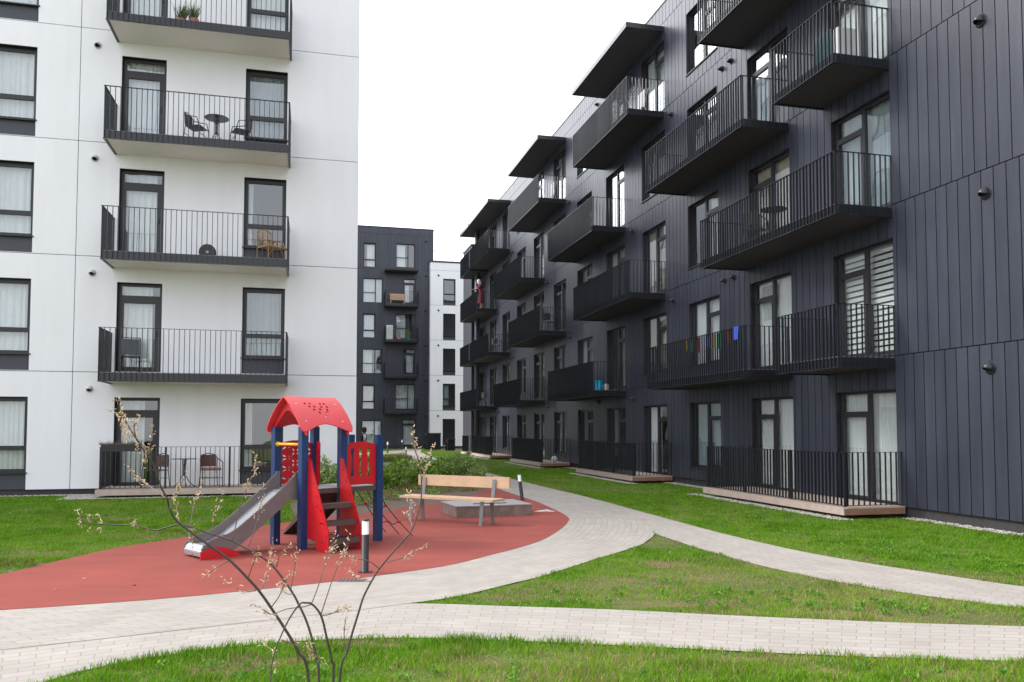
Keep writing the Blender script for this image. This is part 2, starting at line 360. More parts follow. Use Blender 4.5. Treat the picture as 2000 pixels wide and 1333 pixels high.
def pane_rects(kind, u0, u1, z0, z1, t=.065):
    """list of glazed fields for a window kind"""
    mid = (u0+u1)/2
    if kind == 'two_far':   # fixed field near, sash with transom light on the far side
        return [(u0+t, mid-t*.7, z0+t, z1-t), (mid+t*.7, u1-t, z1-.42, z1-t), (mid+t*1.5, u1-t*1.8, z0+t*1.6, z1-.42-t*1.8)]
    if kind == 'two_near':
        return [(mid+t*.7, u1-t, z0+t, z1-t), (u0+t, mid-t*.7, z1-.42, z1-t), (u0+t*1.8, mid-t*1.5, z0+t*1.6, z1-.42-t*1.8)]
    if kind == 'door':
        return [(u0+t*1.4, u1-t*1.2, z1-.32, z1-t*1.2), (u0+t*2.1, u1-t*2.9, z0+t*2, z1-.52)]
    if kind == 'tall':
        d = z0 + (z1-z0)*.315
        return [(u0+t*1.3, u1-t*1.3, z0+t*1.2, d-t*.8), (u0+t*1.6, u1-t*1.6, d+t, z1-t*1.8)]
    if kind == 'double':
        s = u0 + (u1-u0)*.64; d = z0 + (z1-z0)*.42
        return [(u0+t, s-t*.6, z0+t, d-t*.5), (u0+t, s-t*.6, d+t*.5, z1-t), (s+t*.6, u1-t, z0+t, z1-t)]
    return [(u0+t, u1-t, z0+t, z1-t)]
def curtain_mesh(sg, u0, u1, z0, z1, y, m, amp=.03, step=.02):
    w = MB(); n = max(2, int((u1-u0)/step)); ph = random.random()*6; k = w.mi(m)
    xs = [u0+(u1-u0)*i/n for i in range(n+1)]
    off = [amp*math.sin(x*46+ph+1.7*math.sin(x*9+ph)) for x in xs]
    for i in range(n):
        w.poly([(xs[i], y+off[i], z0), (xs[i+1], y+off[i+1], z0), (xs[i+1], y+off[i+1]*.7, z1), (xs[i], y+off[i]*.7, z1)], m, True)
    return w
def window(root, sg, u0, u1, z0, z1, kind='two_near', rec=.16, sill=True, cur=None, panel=None, name='window', curm='curtain', handle=False):
    f = MB(); rects = pane_rects(kind, u0, u1, z0, z1)
    for r in rect_sub((u0+.013, u1-.013, z0, z1-.013), rects): f.box(r[0], r[1], -sg*rec, -sg*(rec+.075), r[2], r[3], 'frame')
    ob = f.build(name, root)
    g = MB()
    for r in rects: q = [(r[0]-.01, -sg*(rec+.036), r[2]-.01), (r[1]+.01, -sg*(rec+.036), r[2]-.01), (r[1]+.01, -sg*(rec+.036), r[3]+.01), (r[0]-.01, -sg*(rec+.036), r[3]+.01)]; g.poly(q[::-sg], 'glass')
    g.build('pane', ob)
    for r in rects:               # beads around each light
        pass
    if handle:
        h = MB(); r = rects[-1]; zz = z0+1.02; x = (r[1]+.05) if kind in ('door', 'two_far') else (r[0]-.045)
        h.box(x-.012, x+.012, -sg*(rec-.001), -sg*(rec-.05), zz-.07, zz+.07, 'black'); h.build('handle', ob)
    if sill:
        s = MB(); s.box(u0-.03, u1+.03, sg*.065, -sg*(rec+.01), z0-.035, z0-.003, 'frame'); s.build('sill', ob)
    if panel is not None:
        s = MB(); s.box(u0+.013, u1-.013, -sg*.03, -sg*(rec+.06), panel, z0-.037, 'darkpanel'); s.build('spandrel_panel', ob)
    y = -sg*(rec+.17)
    if cur == 'blind':
        b = MB(); z = z1-.08
        while z > z0+.12: b.box(u0+.05, u1-.05, y, y+.004, z-.085, z, 'blind'); z -= .125
        b.build('blind', ob)
    elif cur:
        for (a, b_) in cur:
            curtain_mesh(sg, u0+(u1-u0)*a, u0+(u1-u0)*b_, z0+.03, z1-.03, y, curm).build('curtain', ob)
    return ob
def railing(w, sg, u0, u1, d, zb, zt, sp=.112, ends=True, bw=.013, bd=.036, top=.045, m='metal', posts=None, d0=.03):
    def run(a, b, horiz):
        n = max(1, int(round(abs(b-a)/sp)))
        for i in range(n+1):
            t = a+(b-a)*i/n
            if horiz: w.box(t-bw/2, t+bw/2, sg*(d-bd), sg*d, zb, zt-.008, m)
            else: w.box(u_-bd/2, u_+bd/2, sg*(t-bw/2), sg*(t+bw/2), zb, zt-.008, m)
    run(u0+.02, u1-.02, True)
    w.box(u0-.004, u1+.004, sg*(d-top), sg*(d+.004), zt-.01, zt, m)
    w.box(u0-.004, u1+.004, sg*(d-top), sg*(d+.004), zb-.008, zb+.004, m)
    if ends:
        for u_, e in ((u0+bd/2, 0), (u1-bd/2, 1)):
            run(d0, d-.07, False)
            w.box(u_-top/2, u_+top/2, sg*d0, sg*(d-top), zt-.0095, zt-.0005, m)
            w.box(u_-top/2, u_+top/2, sg*d0, sg*(d-top), zb-.0075, zb+.0035, m)
    for p in (posts or []): w.box(p-.022, p+.022, sg*(d-.05), sg*(d-.005), zb-.02, zt-.012, m)
def balcony(root, sg, u0, u1, zb, zt, d, th, soff, name='balcony', sp=.112, dark=True):
    s = MB()
    s.box(u0+.05, u1-.05, sg*.024, sg*(d-.055), zb+.02, zb+th, soff)
    e = .012
    s.box(u0+.045-e, u0+.045, sg*.024, sg*(d-.05), zb+.006, zb+th+.01, 'metal'); s.box(u1-.045, u1-.045+e, sg*.024, sg*(d-.05), zb+.006, zb+th+.01, 'metal')
    s.box(u0+.045, u1-.045, sg*(d-.052), sg*(d-.045), zb+.006, zb+th+.01, 'metal')
    s.box(u0+.06, u1-.06, sg*.03, sg*(d-.06), zb+th+.001, zb+th+.022, 'lid')
    ob = s.build(name, root)
    r = MB(); railing(r, sg, u0, u1, d, zb, zt, sp=sp); r.build('railing', ob)
    return ob
def vent(root, sg, u, z, m='vent', r=.075):
    w = MB(); c = (u, 0, z)
    w.lathe((u, sg*.022, z), [(r*1.18, 0), (r*1.18, sg*.018), (r*.95, sg*.025)], m, 16, 'y')
    n = 14; pts = []
    for i in range(7):            # hood: quarter dome, open at its lower front
        t = i/6*PI/2; w.ell
        pts.append((r*math.cos(t), .03+.14*math.sin(t)))
    base = len(w.v); k = w.mi(m)
    for (rr, yy) in pts:
        for j in range(n+1):
            a = -.35 + (PI+.7)*j/n; w.v.append((u+rr*math.cos(a), sg*yy, z+rr*math.sin(a)*1.0+.0))
    for i in range(len(pts)-1):
        for j in range(n):
            q = base+i*(n+1)+j; w.f.append((q, q+1, q+n+2, q+n+1)); w.m.append(k); w.sm.append(True)
    w.lathe((u, sg*.03, z-.005), [(r*.8, 0), (r*.8, sg*.02)], 'backing', 14, 'y')
    return w.build('vent_hood', root)
def interior(root, sg, u0, u1, z0, z1, floors, deep=9.0, room=2.4, walls=()):
    w = MB()
    w.box(u0+.1, u1-.1, -sg*room, -sg*(room+.1), z0+.05, z1-.3, 'room')
    for z in floors: w.box(u0+.1, u1-.1, -sg*.125, -sg*room, z-.12, z+.04, 'room')
    for u in walls: w.box(u-.06, u+.06, -sg*.125, -sg*(room-.003), z0+.05, z1-.35, 'room')
    w.build('interior', root)
    s = MB()
    s.box(u0, u0+.25, -sg*.13, -sg*deep, z0, z1-.02, 'clad'); s.box(u1-.25-(.6 if deep > 20 else 0), u1-(.6 if deep > 20 else 0), -sg*.13, -sg*deep, z0, z1-.02, 'room' if deep > 20 else 'clad')
    s.box(u0+.25, u1-.25, -sg*(deep-.2), -sg*deep, z0, z1-.02, 'clad')
    s.build('rear_wall', root)
# ================================================================== SETTING: ground
g = MB(); g.poly([(-220, -60, 0), (220, -60, 0), (220, 260, 0), (-220, 260, 0)], 'lawn'); tag(g.build('ground'), 'flat lawn ground reaching past all the buildings', 'ground', kind='structure')
def crv(pts, n):
    """pixels on the ground -> n evenly spaced ground points on a smooth line"""
    P = [Vector(gp(*p)) for p in pts]; out = []
    for i in range(len(P)-1):
        p0 = P[max(i-1, 0)]; p1 = P[i]; p2 = P[i+1]; p3 = P[min(i+2, len(P)-1)]
        for k in range(12):
            t = k/12; out.append(.5*((2*p1)+(p2-p0)*t+(2*p0-5*p1+4*p2-p3)*t*t+(3*p1-p0-3*p2+p3)*t**3))
    out.append(P[-1])
    L = [0]
    for a, b in zip(out, out[1:]): L.append(L[-1]+(b-a).length)
    res = []; j = 0
    for i in range(n):
        d = L[-1]*i/(n-1)
        while j < len(L)-2 and L[j+1] < d: j += 1
        t = (d-L[j])/max(1e-9, L[j+1]-L[j]); res.append(out[j].lerp(out[j+1], min(1, max(0, t))))
    return res
def smooth(pts):
    P = [Vector(gp(*p)) for p in pts]; out = []
    for i in range(len(P)-1):
        p0 = P[max(i-1, 0)]; p1 = P[i]; p2 = P[i+1]; p3 = P[min(i+2, len(P)-1)]
        for k in range(8):
            t = k/8; out.append(.5*((2*p1)+(p2-p0)*t+(2*p0-5*p1+4*p2-p3)*t*t+(3*p1-p0-3*p2+p3)*t**3))
    return out+[P[-1]]
def ribbon(name, A, B, z, label, n=90):
    a = A if isinstance(A[0], Vector) else crv(A, n); b = B if isinstance(B[0], Vector) else crv(B, n); n = len(a)
    v = []; f = []; uvs = []; along = 0; K = 6
    for i in range(n):
        if i: along += (a[i]-a[i-1]).length
        wd = (b[i]-a[i]).length
        for k in range(K+1):
            p = a[i].lerp(b[i], k/K); v.append((p.x, p.y, z)); uvs.append((along, wd*k/K))
    for i in range(n-1):
        for k in range(K):
            q = i*(K+1)+k; f.append((q, q+1, q+K+2, q+K+1))
    me = bpy.data.meshes.new(name); me.from_pydata(v, [], f); u = me.uv_layers.new(name='path')
    for l in me.loops: u.data[l.index].uv = uvs[l.vertex_index]
    me.materials.append(M['paver']); ob = bpy.data.objects.new(name, me); C.objects.link(ob)
    if me.polygons[0].normal.z < 0: me.flip_normals()
    return tag(ob, label, 'path', kind='structure')
# --- red rubber play surface
red_top = [(-260, 1185), (0, 1125), (140, 1092), (240, 1070), (345, 1054), (412, 1043.5), (545, 1024), (582, 1019), (657, 1010), (710, 1004), (744, 1000), (780, 995), (839, 986), (874, 981), (915, 971), (948, 958), (962, 951)]
red_low = [(962, 951), (976, 957), (1020, 972), (1050, 982), (1090, 1000), (1108, 1011), (1111, 1018), (1097, 1034), (1061, 1056), (1014, 1072), (960, 1086), (875, 1107), (740, 1127), (650, 1139), (500, 1155), (300, 1174), (0, 1195), (-300, 1212)]
def flat(name, pts, z, m, label, cat, kind='structure'):
    bm = bmesh.new(); vs = [bm.verts.new((p.x, p.y, z)) for p in pts]; fc = bm.faces.new(vs); bm.normal_update()
    if fc.normal.z < 0: fc.normal_flip()
    bmesh.ops.triangulate(bm, faces=[fc]); me = bpy.data.meshes.new(name); bm.to_mesh(me); bm.free(); me.materials.append(M[m])
    ob = bpy.data.objects.new(name, me); C.objects.link(ob); return tag(ob, label, cat, kind=kind)
RT = smooth(red_top); RL = smooth(red_low)
flat('rubber_surface', RT + RL[1:], .016, 'rubber', 'red rubber safety surface under the playhouse and bench', 'ground')
# --- paths
F_low = [(786, 877.6), (790, 883), (798, 896), (820, 909), (880, 926), (960, 950), (1050, 984), (1160, 1012), (1275, 1043), (1370, 1074), (1470, 1102), (1600, 1131), (1750, 1157), (1900, 1177), (2000, 1190), (2400, 1240)]
F_up = [(826, 877.6), (822, 884), (844, 893), (884, 907), (940, 921), (988, 933), (1060, 951), (1140, 970), (1255, 1001), (1400, 1040), (1550, 1075), (1700, 1102), (1850, 1125), (2000, 1147), (2400, 1190)]
R_out = [(1000, 943), (1045, 955), (1110, 972), (1180, 993), (1250, 1020), (1278, 1041), (1264, 1058), (1239, 1071), (1162, 1094.5), (1068, 1125), (1007, 1140), (960, 1152), (880, 1170), (800, 1181), (650, 1200), (400, 1228), (100, 1262), (-260, 1300)]
T_low = [(2400, 1242), (2000, 1226), (1800, 1220), (1600, 1212), (1400, 1203), (1200, 1193), (1000, 1186.5), (800, 1181), (650, 1190), (400, 1212), (100, 1244), (-260, 1285)]
N_up = [(2400, 1312), (2000, 1295), (1850, 1291), (1650, 1284), (1450, 1275), (1250, 1265), (1000, 1254), (825, 1248.5), (700, 1250), (550, 1257), (400, 1272), (250, 1295), (150, 1316), (70, 1340), (-260, 1440)]
ribbon('path', F_low, F_up, .006, 'beige paved path running from the far houses to the right edge', 140)
ribbon('path', T_low, N_up, .010, 'beige paved path crossing the foreground', 120)
ribbon('path', red_low[:], R_out, .013, 'curved band of beige pavers around the red surface', 120)
flat('path', [Vector(gp(*p)) for p in [(640, 888), (700, 886), (757, 882), (790, 878.5), (795, 884), (769, 887), (700, 893), (640, 896)]], .0075, 'paver', 'pale side path leading left from the far entrance', 'path')
flat('path', [Vector(gp(*p)) for p in [(600, 904), (744, 904.5), (812, 905), (850, 914), (744, 909.5), (600, 910)]], .0078, 'paver', 'pale cross path behind the shrub bed', 'path')
bed = RT[RT.index(min(RT, key=lambda p: (p-Vector(gp(582, 1019))).length)):]
bed_px = [(930, 938), (880, 927), (830, 914), (744, 911), (650, 914), (600, 925), (560, 945), (565, 985)]
flat('planting_bed', bed + [Vector(gp(*p)) for p in bed_px], .009, 'mulch', 'bark mulch bed with shrubs behind the red surface', 'ground')
flat('mulch_strip', [Vector(gp(*p)) for p in [(-200, 1172), (0, 1126), (60, 1110), (98, 1102), (60, 1100), (20, 1106), (-60, 1122), (-200, 1150)]], .0092, 'mulch', 'dark mulch patch at the left end of the red surface', 'ground')
# ================================================================== RIGHT DARK APARTMENT BLOCK
FH = 2.96
rb = empty('apartment_building', R0, ANG_R, label='long charcoal clad apartment block with many railed balconies along the right side', cat='building')
cols = [0.0, 3.45, 6.92, 10.38, 13.86, 17.33, 20.76, 24.22, 27.66, 31.12, 34.56, 38.0]
ww = 1.87
def has_door(k, i):
    if k == 0: return i in (0, 1, 3, 7, 10)
    return i in ((0, 1, 4, 7, 10) if k % 2 else (0, 3, 6, 9, 11))
ops = []; wins = []
for k in range(5):
    for i, u in enumerate(cols):
        zt = 2.47 + FH*k; zb = (.20 if has_door(k, i) else .57) + FH*k
        u1 = min(u+ww, 39.75); ops.append((u, u1, zb, zt)); wins.append((k, i, u, u1, zb, zt))
RU0, RU1, RZ1 = -9.0, 40.0, 15.49
facade(rb, 1, RU0, RU1, .20, RZ1, ops, [RU0+.258*i for i in range(1, 190)], [3.11, 6.07, 9.03, 11.99, 14.86], 'clad', .019, .03, .16, 'frame', True)
w = MB(); w.box(RU0, RU1, -.03, -.14, -.3, .196, 'plinth'); w.build('plinth', rb)
w = MB(); w.box(RU0-.02, RU1+.02, .05, -.35, RZ1+.002, RZ1+.05, 'metal'); w.box(RU0, RU1, -.14, -9, 15.1, 15.25, 'soffitd'); w.build('roof', rb)
interior(rb, 1, RU0, RU1, .0, 15.4, [0.14+FH*k for k in range(6)], walls=[-3, 2.6, 6.1, 9.6, 13.1, 16.6, 20.0, 23.4, 26.9, 30.3, 33.8, 37.2])
curs = [[(0, 1)], [(0, 1)], [(0, 1)], [(0, .48)], [(.5, 1)], [(.0, .3), (.75, 1)], None]
for (k, i, u, u1, zb, zt) in wins:
    kind = 'two_far' if i in (0, 1, 6, 7, 10) else 'two_near'
    cur = random.choice(curs); cm = random.choice(['curtain', 'curtain', 'curtaing', 'curtainb'])
    if (k, i) == (1, 0): cur = 'blind'
    if (k, i) in ((0, 0), (0, 1), (0, 2), (1, 1), (1, 2), (2, 0), (1, 3)): cur = [(0, 1)]
    if (k, i) in ((0, 4), (0, 5), (0, 8), (3, 1)): cur = [(.55, .95)]; cm = 'curtaing'
    window(rb, 1, u, u1, zb, zt, kind, rec=.075, sill=not has_door(k, i), cur=cur, curm=cm, handle=has_door(k, i), name='balcony_door' if has_door(k, i) else 'window')
odd = [(0.0, 2.15), (3.45, 9.03), (13.8, 19.38), (24.15, 29.72), (34.5, 39.88)]
even = [(0.0, 5.57), (10.43, 15.95), (20.8, 26.4), (31.15, 36.65), (36.95, 39.95)]
for k in range(1, 5):
    for (a, b) in (odd if k % 2 else even):
        zb = 2.865 + FH*(k-1)
        balcony(rb, 1, a, b, zb, zb+1.225, 1.3, .19, 'soffitd', sp=.115)
for (a, b) in even:
    w = MB(); w.box(a-.02, b+.03, .024, 1.32, 14.58, 14.72, 'soffitd'); w.box(a-.022, b+.032, 1.32, 1.328, 14.57, 14.735, 'metal'); w.box(a-.03, a-.02, .024, 1.32, 14.57, 14.735, 'metal'); w.build('canopy', rb)
for (u, z) in [(-2.26, 2.71), (-2.26, 5.66), (-2.26, 8.63)]: vent(rb, 1, u, z, r=.10)
for k in range(5):
    for u in ((6.10, 6.60) if k % 2 == 0 else (6.10, 6.60)):
        if k in (1, 3): vent(rb, 1, u, 2.78+FH*k if k else 2.72)
    for u in (9.85, 20.2, 30.5) if k % 2 else (13.1, 23.6, 33.9, 16.6): vent(rb, 1, u, 2.74+FH*k)
# projecting end bay of the block
w = MB(); w.box(40.02, 43, .0, .5, .1, 14.1, 'darkpanel'); w.box(40.0, 43.02, -.0, .54, 14.102, 14.16, 'metal'); w.box(40.0, 43, -.1, -9, .1, 14.1, 'darkpanel'); w.build('end_bay', rb)
for z in (2.8, 5.76, 8.72):
    v = MB(); v.lathe((40.02, .25, z), [(.085, 0), (.085, -.05), (.06, -.09), (.02, -.11)], 'vent', 14, 'x'); v.build('vent_hood', rb)
w = MB(); w.tube([(37.9, .55, .2), (37.9, .55, 14.5)], .16, 'darkpanel', 18); w.build('column', rb)
# terraces at ground level
def terrace(root, sg, u0, u1, d, label=None, zt=1.25, front_dec=.0, deckz=.22, dz0=.08):
    t = MB()
    n = int((d+.05)/.14)
    for i in range(n+1):
        a = .03+i*.143
        if a+.137 <= d+.12: t.box(u0-.06, u1+.06, sg*a, sg*(a+.137), deckz-.025, deckz, 'concrete')
    t.box(u0-.06, u1+.06, sg*(d+.055), sg*(d+.08), dz0, deckz-.002, 'concrete')
    t.box(u0-.058, u0-.035, sg*.03, sg*(d+.054), dz0, deckz-.027, 'deckside'); t.box(u1+.035, u1+.058, sg*.03, sg*(d+.054), dz0, deckz-.027, 'deckside')
    ob = t.build('terrace_deck', root)
    r = MB(); L = u1-u0; railing(r, sg, u0, u1, d, deckz+.03, zt, sp=.115, posts=[u0+.03, u0+L/3, u0+2*L/3, u1-.03]); r.build('railing', ob)
    return ob
for (a, b) in [(-.12, 5.33), (10.1, 15.42), (20.35, 25.6), (30.3, 35.7), (37.2, 39.0)]: terrace(rb, 1, a, b, 1.3)
# ================================================================== LEFT WHITE APARTMENT BLOCK
lb = empty('apartment_building', L0, ANG_L, label='tall white rendered apartment block with dark railed balconies on the left', cat='building')
ops = []
for k in range(6):
    z = 3*k
    ops += [(-.28, .89, z+.17, z+2.5), (-4.2, -3.0, z+.17, z+2.5), (-9.6, -8.4, z+.17, z+2.5), (-14.2, -13.0, z+.17, z+2.5), (-19.0, -17.8, z+.17, z+2.5), (-24, -22.8, z+.17, z+2.5), (2.895, 3.99, z+.17, z+2.5), (6.0, 7.1, z+.17, z+2.5)]
LU0, LU1 = -28.0, 9.04
facade(lb, -1, LU0, LU1, .16, 18.6, ops, [-21, -16, -11, -5.5, 1.9], [3.15, 6.15, 9.15, 12.15, 15.15, 18.0], 'white', .016, .03, .13, 'frame')
w = MB(); w.box(LU0, LU1, .03, .14, -.3, .156, 'plinth'); w.build('plinth', lb)
w = MB(); w.box(LU0, LU1+.02, -.06, .4, 18.602, 18.66, 'metal'); w.box(LU0, LU1, .14, 26, 18.2, 18.35, 'soffitd'); w.build('roof', lb)
w = MB()
sops = [(y, y+1.3, 3*k+.75, 3*k+2.45) for k in range(6) for y in (2.5, 6.5, 10.5, 14.5, 18.5, 22.5)]
for r in rect_sub((.1, 26, .16, 18.6), sops): w.box(LU1-.13, LU1, r[0], r[1], r[2], r[3], 'white')
w.build('side_wall', lb)
for (a, b, c, d) in sops:
    w = MB()
    for r in rect_sub((a, b, c, d), [(a+.07, a+.62, c+.07, d-.07), (a+.69, b-.07, c+.07, d-.07)]): w.box(LU1-.11, LU1-.05, r[0], r[1], r[2], r[3], 'frame')
    o_ = w.build('side_window', lb); w = MB(); w.poly([(LU1-.08, a+.06, c+.06), (LU1-.08, b-.06, c+.06), (LU1-.08, b-.06, d-.06), (LU1-.08, a+.06, d-.06)], 'glass'); w.build('pane', o_)
interior(lb, -1, LU0+.05, LU1-.14, .0, 18.4, [.13+3*k for k in range(7)], deep=25.8, walls=[-21, -16, -11, -6, -2, 1.6, 5.0, 8.2])
lc = {0: [(0, .75)], 1: [(.0, 1)], 2: [(0, .8)], 3: [(0, 1)], 4: [(0, 1)], 5: [(0, 1)]}
for k in range(6):
    z = 3*k
    window(lb, -1, -.28, .89, z+.60, z+2.5, 'tall', rec=.11, cur=[(0, 1)] if k else [(0, 1)], panel=z+.17)
    for q_ in (-4.2, -9.6, -14.2, -19.0, -24): window(lb, -1, q_, q_+1.2, z+.60, z+2.5, 'tall', rec=.11, cur=[(0, 1)], panel=z+.17)
    window(lb, -1, 2.895, 3.99, z+.175, z+2.5, 'door', rec=.11, sill=False, cur={0: [(.05, .62)], 1: [(.05, .75)], 2: [(.1, .8)]}.get(k, [(0, 1)]), handle=True, name='balcony_door', curm='curtain')
    window(lb, -1, 6.0, 7.1, z+.60, z+2.5, 'tall', rec=.11, cur={0: [(.0, .25)], 1: [(0, 1)], 2: [(.0, .2)], 3: [(0, 1)]}.get(k, [(0, 1)]), panel=z+.17, curm='curtaing' if k in (1, 3) else 'curtain')
    vent(lb, -1, 2.3, 2.715+3*k, 'ventw', .08)
    if k: balcony(lb, -1, 2.77, 7.2, 2.85+3*(k-1), 4.17+3*(k-1), 1.32, .20, 'soffitw', sp=.121)
terrace(lb, -1, 2.86, 7.35, 1.32, zt=1.25)
# ================================================================== FAR BLOCKS
def far_frame(sgn=-1): pass
bb = empty('apartment_building', B0, ANG_L, label='distant charcoal apartment block with four small balconies and tall windows', cat='building')
Z = lambda k: .22+3.03*k
ops = []; wl = []
for k in range(6):
    dbl = k % 2 == 0
    wl.append((.32, 1.97 if dbl else 1.39, Z(k)+.08, Z(k)+2.18, 'double' if dbl else 'tall'))
    if k == 5: wl.append((3.1, 4.72, Z(k)+.2, Z(k)+2.25, 'double'))
    elif k in (3, 1): wl.append((3.1, 4.8, Z(k)+.1, Z(k)+2.25, 'double'))
    elif k: wl.append((3.74, 4.8, Z(k)+.1, Z(k)+2.25, 'door'))
    else: wl.append((3.7, 4.88, Z(k)+.0, Z(k)+2.25, 'door'))
    wl.append((-2.9, -1.7, Z(k)+.08, Z(k)+2.18, 'tall'))
ops = [q[:4] for q in wl]
facade(bb, -1, -12, 6.34, .2, 18.95, ops, [-12+.26*i for i in range(1, 75)], [Z(k) for k in range(1, 7)], 'clad', .014, .02, .16, 'frame', True)
w = MB(); w.box(-12, 6.34, .02, .1, -.3, .198, 'plinth'); w.build('plinth', bb)
w = MB(); w.box(-12, 6.38, -.05, 12, 18.955, 19.02, 'metal'); w.build('roof', bb)
interior(bb, -1, -12, 6.3, 0, 18.9, [Z(k) for k in range(7)], walls=[-1, 2.5, 5.5])
for q in wl: window(bb, -1, *q[:4], q[4], rec=.12, sill=False, cur=random.choice([[(0, 1)], [(0, .5)], [(.3, 1)], [(0, 1)]]), name='window')
for k in (1, 2, 3, 4): balcony(bb, -1, 2.1, 4.92, Z(k)-.32, Z(k)+.98, 1.3, .2, 'soffitd', sp=.12)
w = MB(); w.box(2.1, 4.9, -.024, -1.3, Z(5)-.3, Z(5)-.14, 'soffitd'); w.build('canopy', bb)
for k in range(6): vent(bb, -1, 5.68, Z(k)+2.55)
wb = empty('apartment_building', B0, ANG_L, label='distant white apartment block with one column of dark windows and a roof rail', cat='building')
wl = [(7.12, 8.2, Z(k)+.38, Z(k)+2.32) for k in range(5)] + [(11.5, 12.6, Z(k)+.38, Z(k)+2.32) for k in range(5)]
sh = MB()
ops = [(q[0], q[1], q[2]-.36, q[3]) for q in wl]
wroot = wb; wb.location = B0 - DR*.45
facade(wb, -1, 5.99, 18, .2, 16.05, ops, [9.2, 13], [Z(k)+.0 for k in range(1, 6)], 'white', .02, .03, .13, 'frame')
w = MB(); w.box(5.99, 18, .03, .1, -.3, .198, 'plinth'); w.build('plinth', wb)
w = MB(); w.box(5.96, 18, -.06, .44, 16.055, 16.2, 'metal'); w.box(5.99, 18, .44, 10, 15.7, 15.8, 'soffitd'); w.build('roof', wb)
w = MB(); w.box(5.99, 6.1, .125, .44, .2, 16.05, 'white'); w.build('side_wall', wb)
interior(wb, -1, 6.12, 18, 0, 16, [Z(k) for k in range(6)], walls=[10])
for q in wl: window(wb, -1, *q, 'tall', rec=.1, cur=random.choice([None, [(0, .5)], [(0, 1)]]), curm='curtaing', panel=q[2]-.36)
for k in range(5): vent(wb, -1, 6.72, Z(k)+2.58)
w = MB()
for i in range(8): w.box(6.5+1.5*i-.02, 6.5+1.5*i+.02, .3, .34, 16.0, 17.15, 'grey')
w.box(6.2, 18, .3, .34, 17.12, 17.16, 'grey'); w.build('roof_rail', wb)
# ================================================================== gravel strips (countless pebbles)
def pebbles(name, quads, dens, label, size=(.012, .03)):
    V = []; Fc = []; base = np.array([(1,0,0),(-1,0,0),(0,1,0),(0,-1,0),(0,0,.7),(0,0,-.7)], dtype=float)
    ft = np.array([(0,2,4),(2,1,4),(1,3,4),(3,0,4),(2,0,5),(1,2,5),(3,1,5),(0,3,5)])
    n = 0
    for (O, U, Wd, lu, lw) in quads:
        cnt = int(lu*lw*dens); a = rng.random((cnt, 2)); r = rng.uniform(*size, cnt)
        for q in range(cnt):
            p = O + U*(a[q,0]*lu) + Wd*(a[q,1]*lw); th = rng.random()*6.3; c, s_ = math.cos(th), math.sin(th)
            b = base*r[q]*rng.uniform(.6, 1.2, 3); b = np.stack([b[:,0]*c-b[:,1]*s_, b[:,0]*s_+b[:,1]*c, b[:,2]], 1) + np.array([p.x, p.y, .02])
            V.append(b); Fc.append(ft+n); n += 6
    ob = fast_mesh(name, np.concatenate(V), np.concatenate(Fc), 'gravel'); return tag(ob, label, 'gravel', kind='stuff')
OUT_R = -DL; OUT_L = -DR
qs = []
def strip(O, U, Wd, lu, lw): qs.append((O, U, Wd, lu, lw))
strip(R0+DR*-6, DR, OUT_R, 5.6, .30); strip(R0+DR*5.4+OUT_R*.0, DR, OUT_R, 4.7, .32); strip(R0+DR*-.4+OUT_R*1.32, DR, OUT_R, 6.2, .30)
strip(R0+DR*9.6+OUT_R*1.32, DR, OUT_R, 6.3, .28); strip(R0+DR*15.5, DR, OUT_R, 4.8, .32); strip(R0+DR*19.9+OUT_R*1.32, DR, OUT_R, 6.2, .28); strip(R0+DR*25.8, DR, OUT_R, 4.4, .3); strip(R0+DR*29.8+OUT_R*1.32, DR, OUT_R, 6.2, .28)
pebbles('gravel_strip', qs, 900, 'light gravel strip along the foot of the long charcoal block')
qs = []
strip(L0+DL*-3, DL, OUT_L, 5.5, .30); strip(L0+DL*2.0+OUT_L*.3, DL, OUT_L, .85, 1.3); strip(L0+DL*2.6+OUT_L*1.36, DL, OUT_L, 7, .25)
pebbles('gravel_strip', qs, 900, 'pale gravel strip along the foot of the white block')
# ================================================================== GRASS
def vnoise(x, y, s, seed):
    r = np.random.default_rng(seed); G = r.random((64, 64)); xs = x*s; ys = y*s; xi = np.floor(xs).astype(int); yi = np.floor(ys).astype(int)
    fx = xs-xi; fy = ys-yi; fx = fx*fx*(3-2*fx); fy = fy*fy*(3-2*fy); g = lambda a, b: G[a % 64, b % 64]
    return (g(xi,yi)*(1-fx)+g(xi+1,yi)*fx)*(1-fy)+(g(xi,yi+1)*(1-fx)+g(xi+1,yi+1)*fx)*fy
def inpoly(x, y, P):
    c = np.zeros(len(x), bool); n = len(P); j = n-1
    for i in range(n):
        xi, yi = P[i]; xj, yj = P[j]
        with np.errstate(divide='ignore', invalid='ignore'):
            c ^= ((yi > y) != (yj > y)) & (x < (xj-xi)*(y-yi)/(yj-yi+1e-12)+xi)
        j = i
    return c
PATCH = [(1299, 1104, .35, .35, .8), (1202, 1137, .45, .3, .8), (1269, 1142, .3, .25, .9), (1257, 1181, .4, .22, 1), (1366, 1181, .5, .2, .9), (1281, 1060, .5, .6, .9), (1891, 1208, .7, .3, .9), (1720, 1200, .5, .2, .5), (970, 1294, .22, .18, 1),
         (500, 1300, .35, .2, .7), (700, 1262, .5, .12, .8), (1480, 1290, .7, .12, .6), (430, 1312, .25, .2, .6), (1020, 1170, .6, .25, .5), (1100, 1150, .5, .3, .45), (1500, 1140, .8, .5, .5), (1420, 1130, .6, .5, .5), (1560, 1100, 1.2, .6, .5), (1750, 1120, 1.0, .4, .45), (1900, 1130, .8, .4, .5), (300, 1050, .9, .4, .35), (60, 1085, .5, .3, .6), (1200, 960, 1.5, .8, .3)]
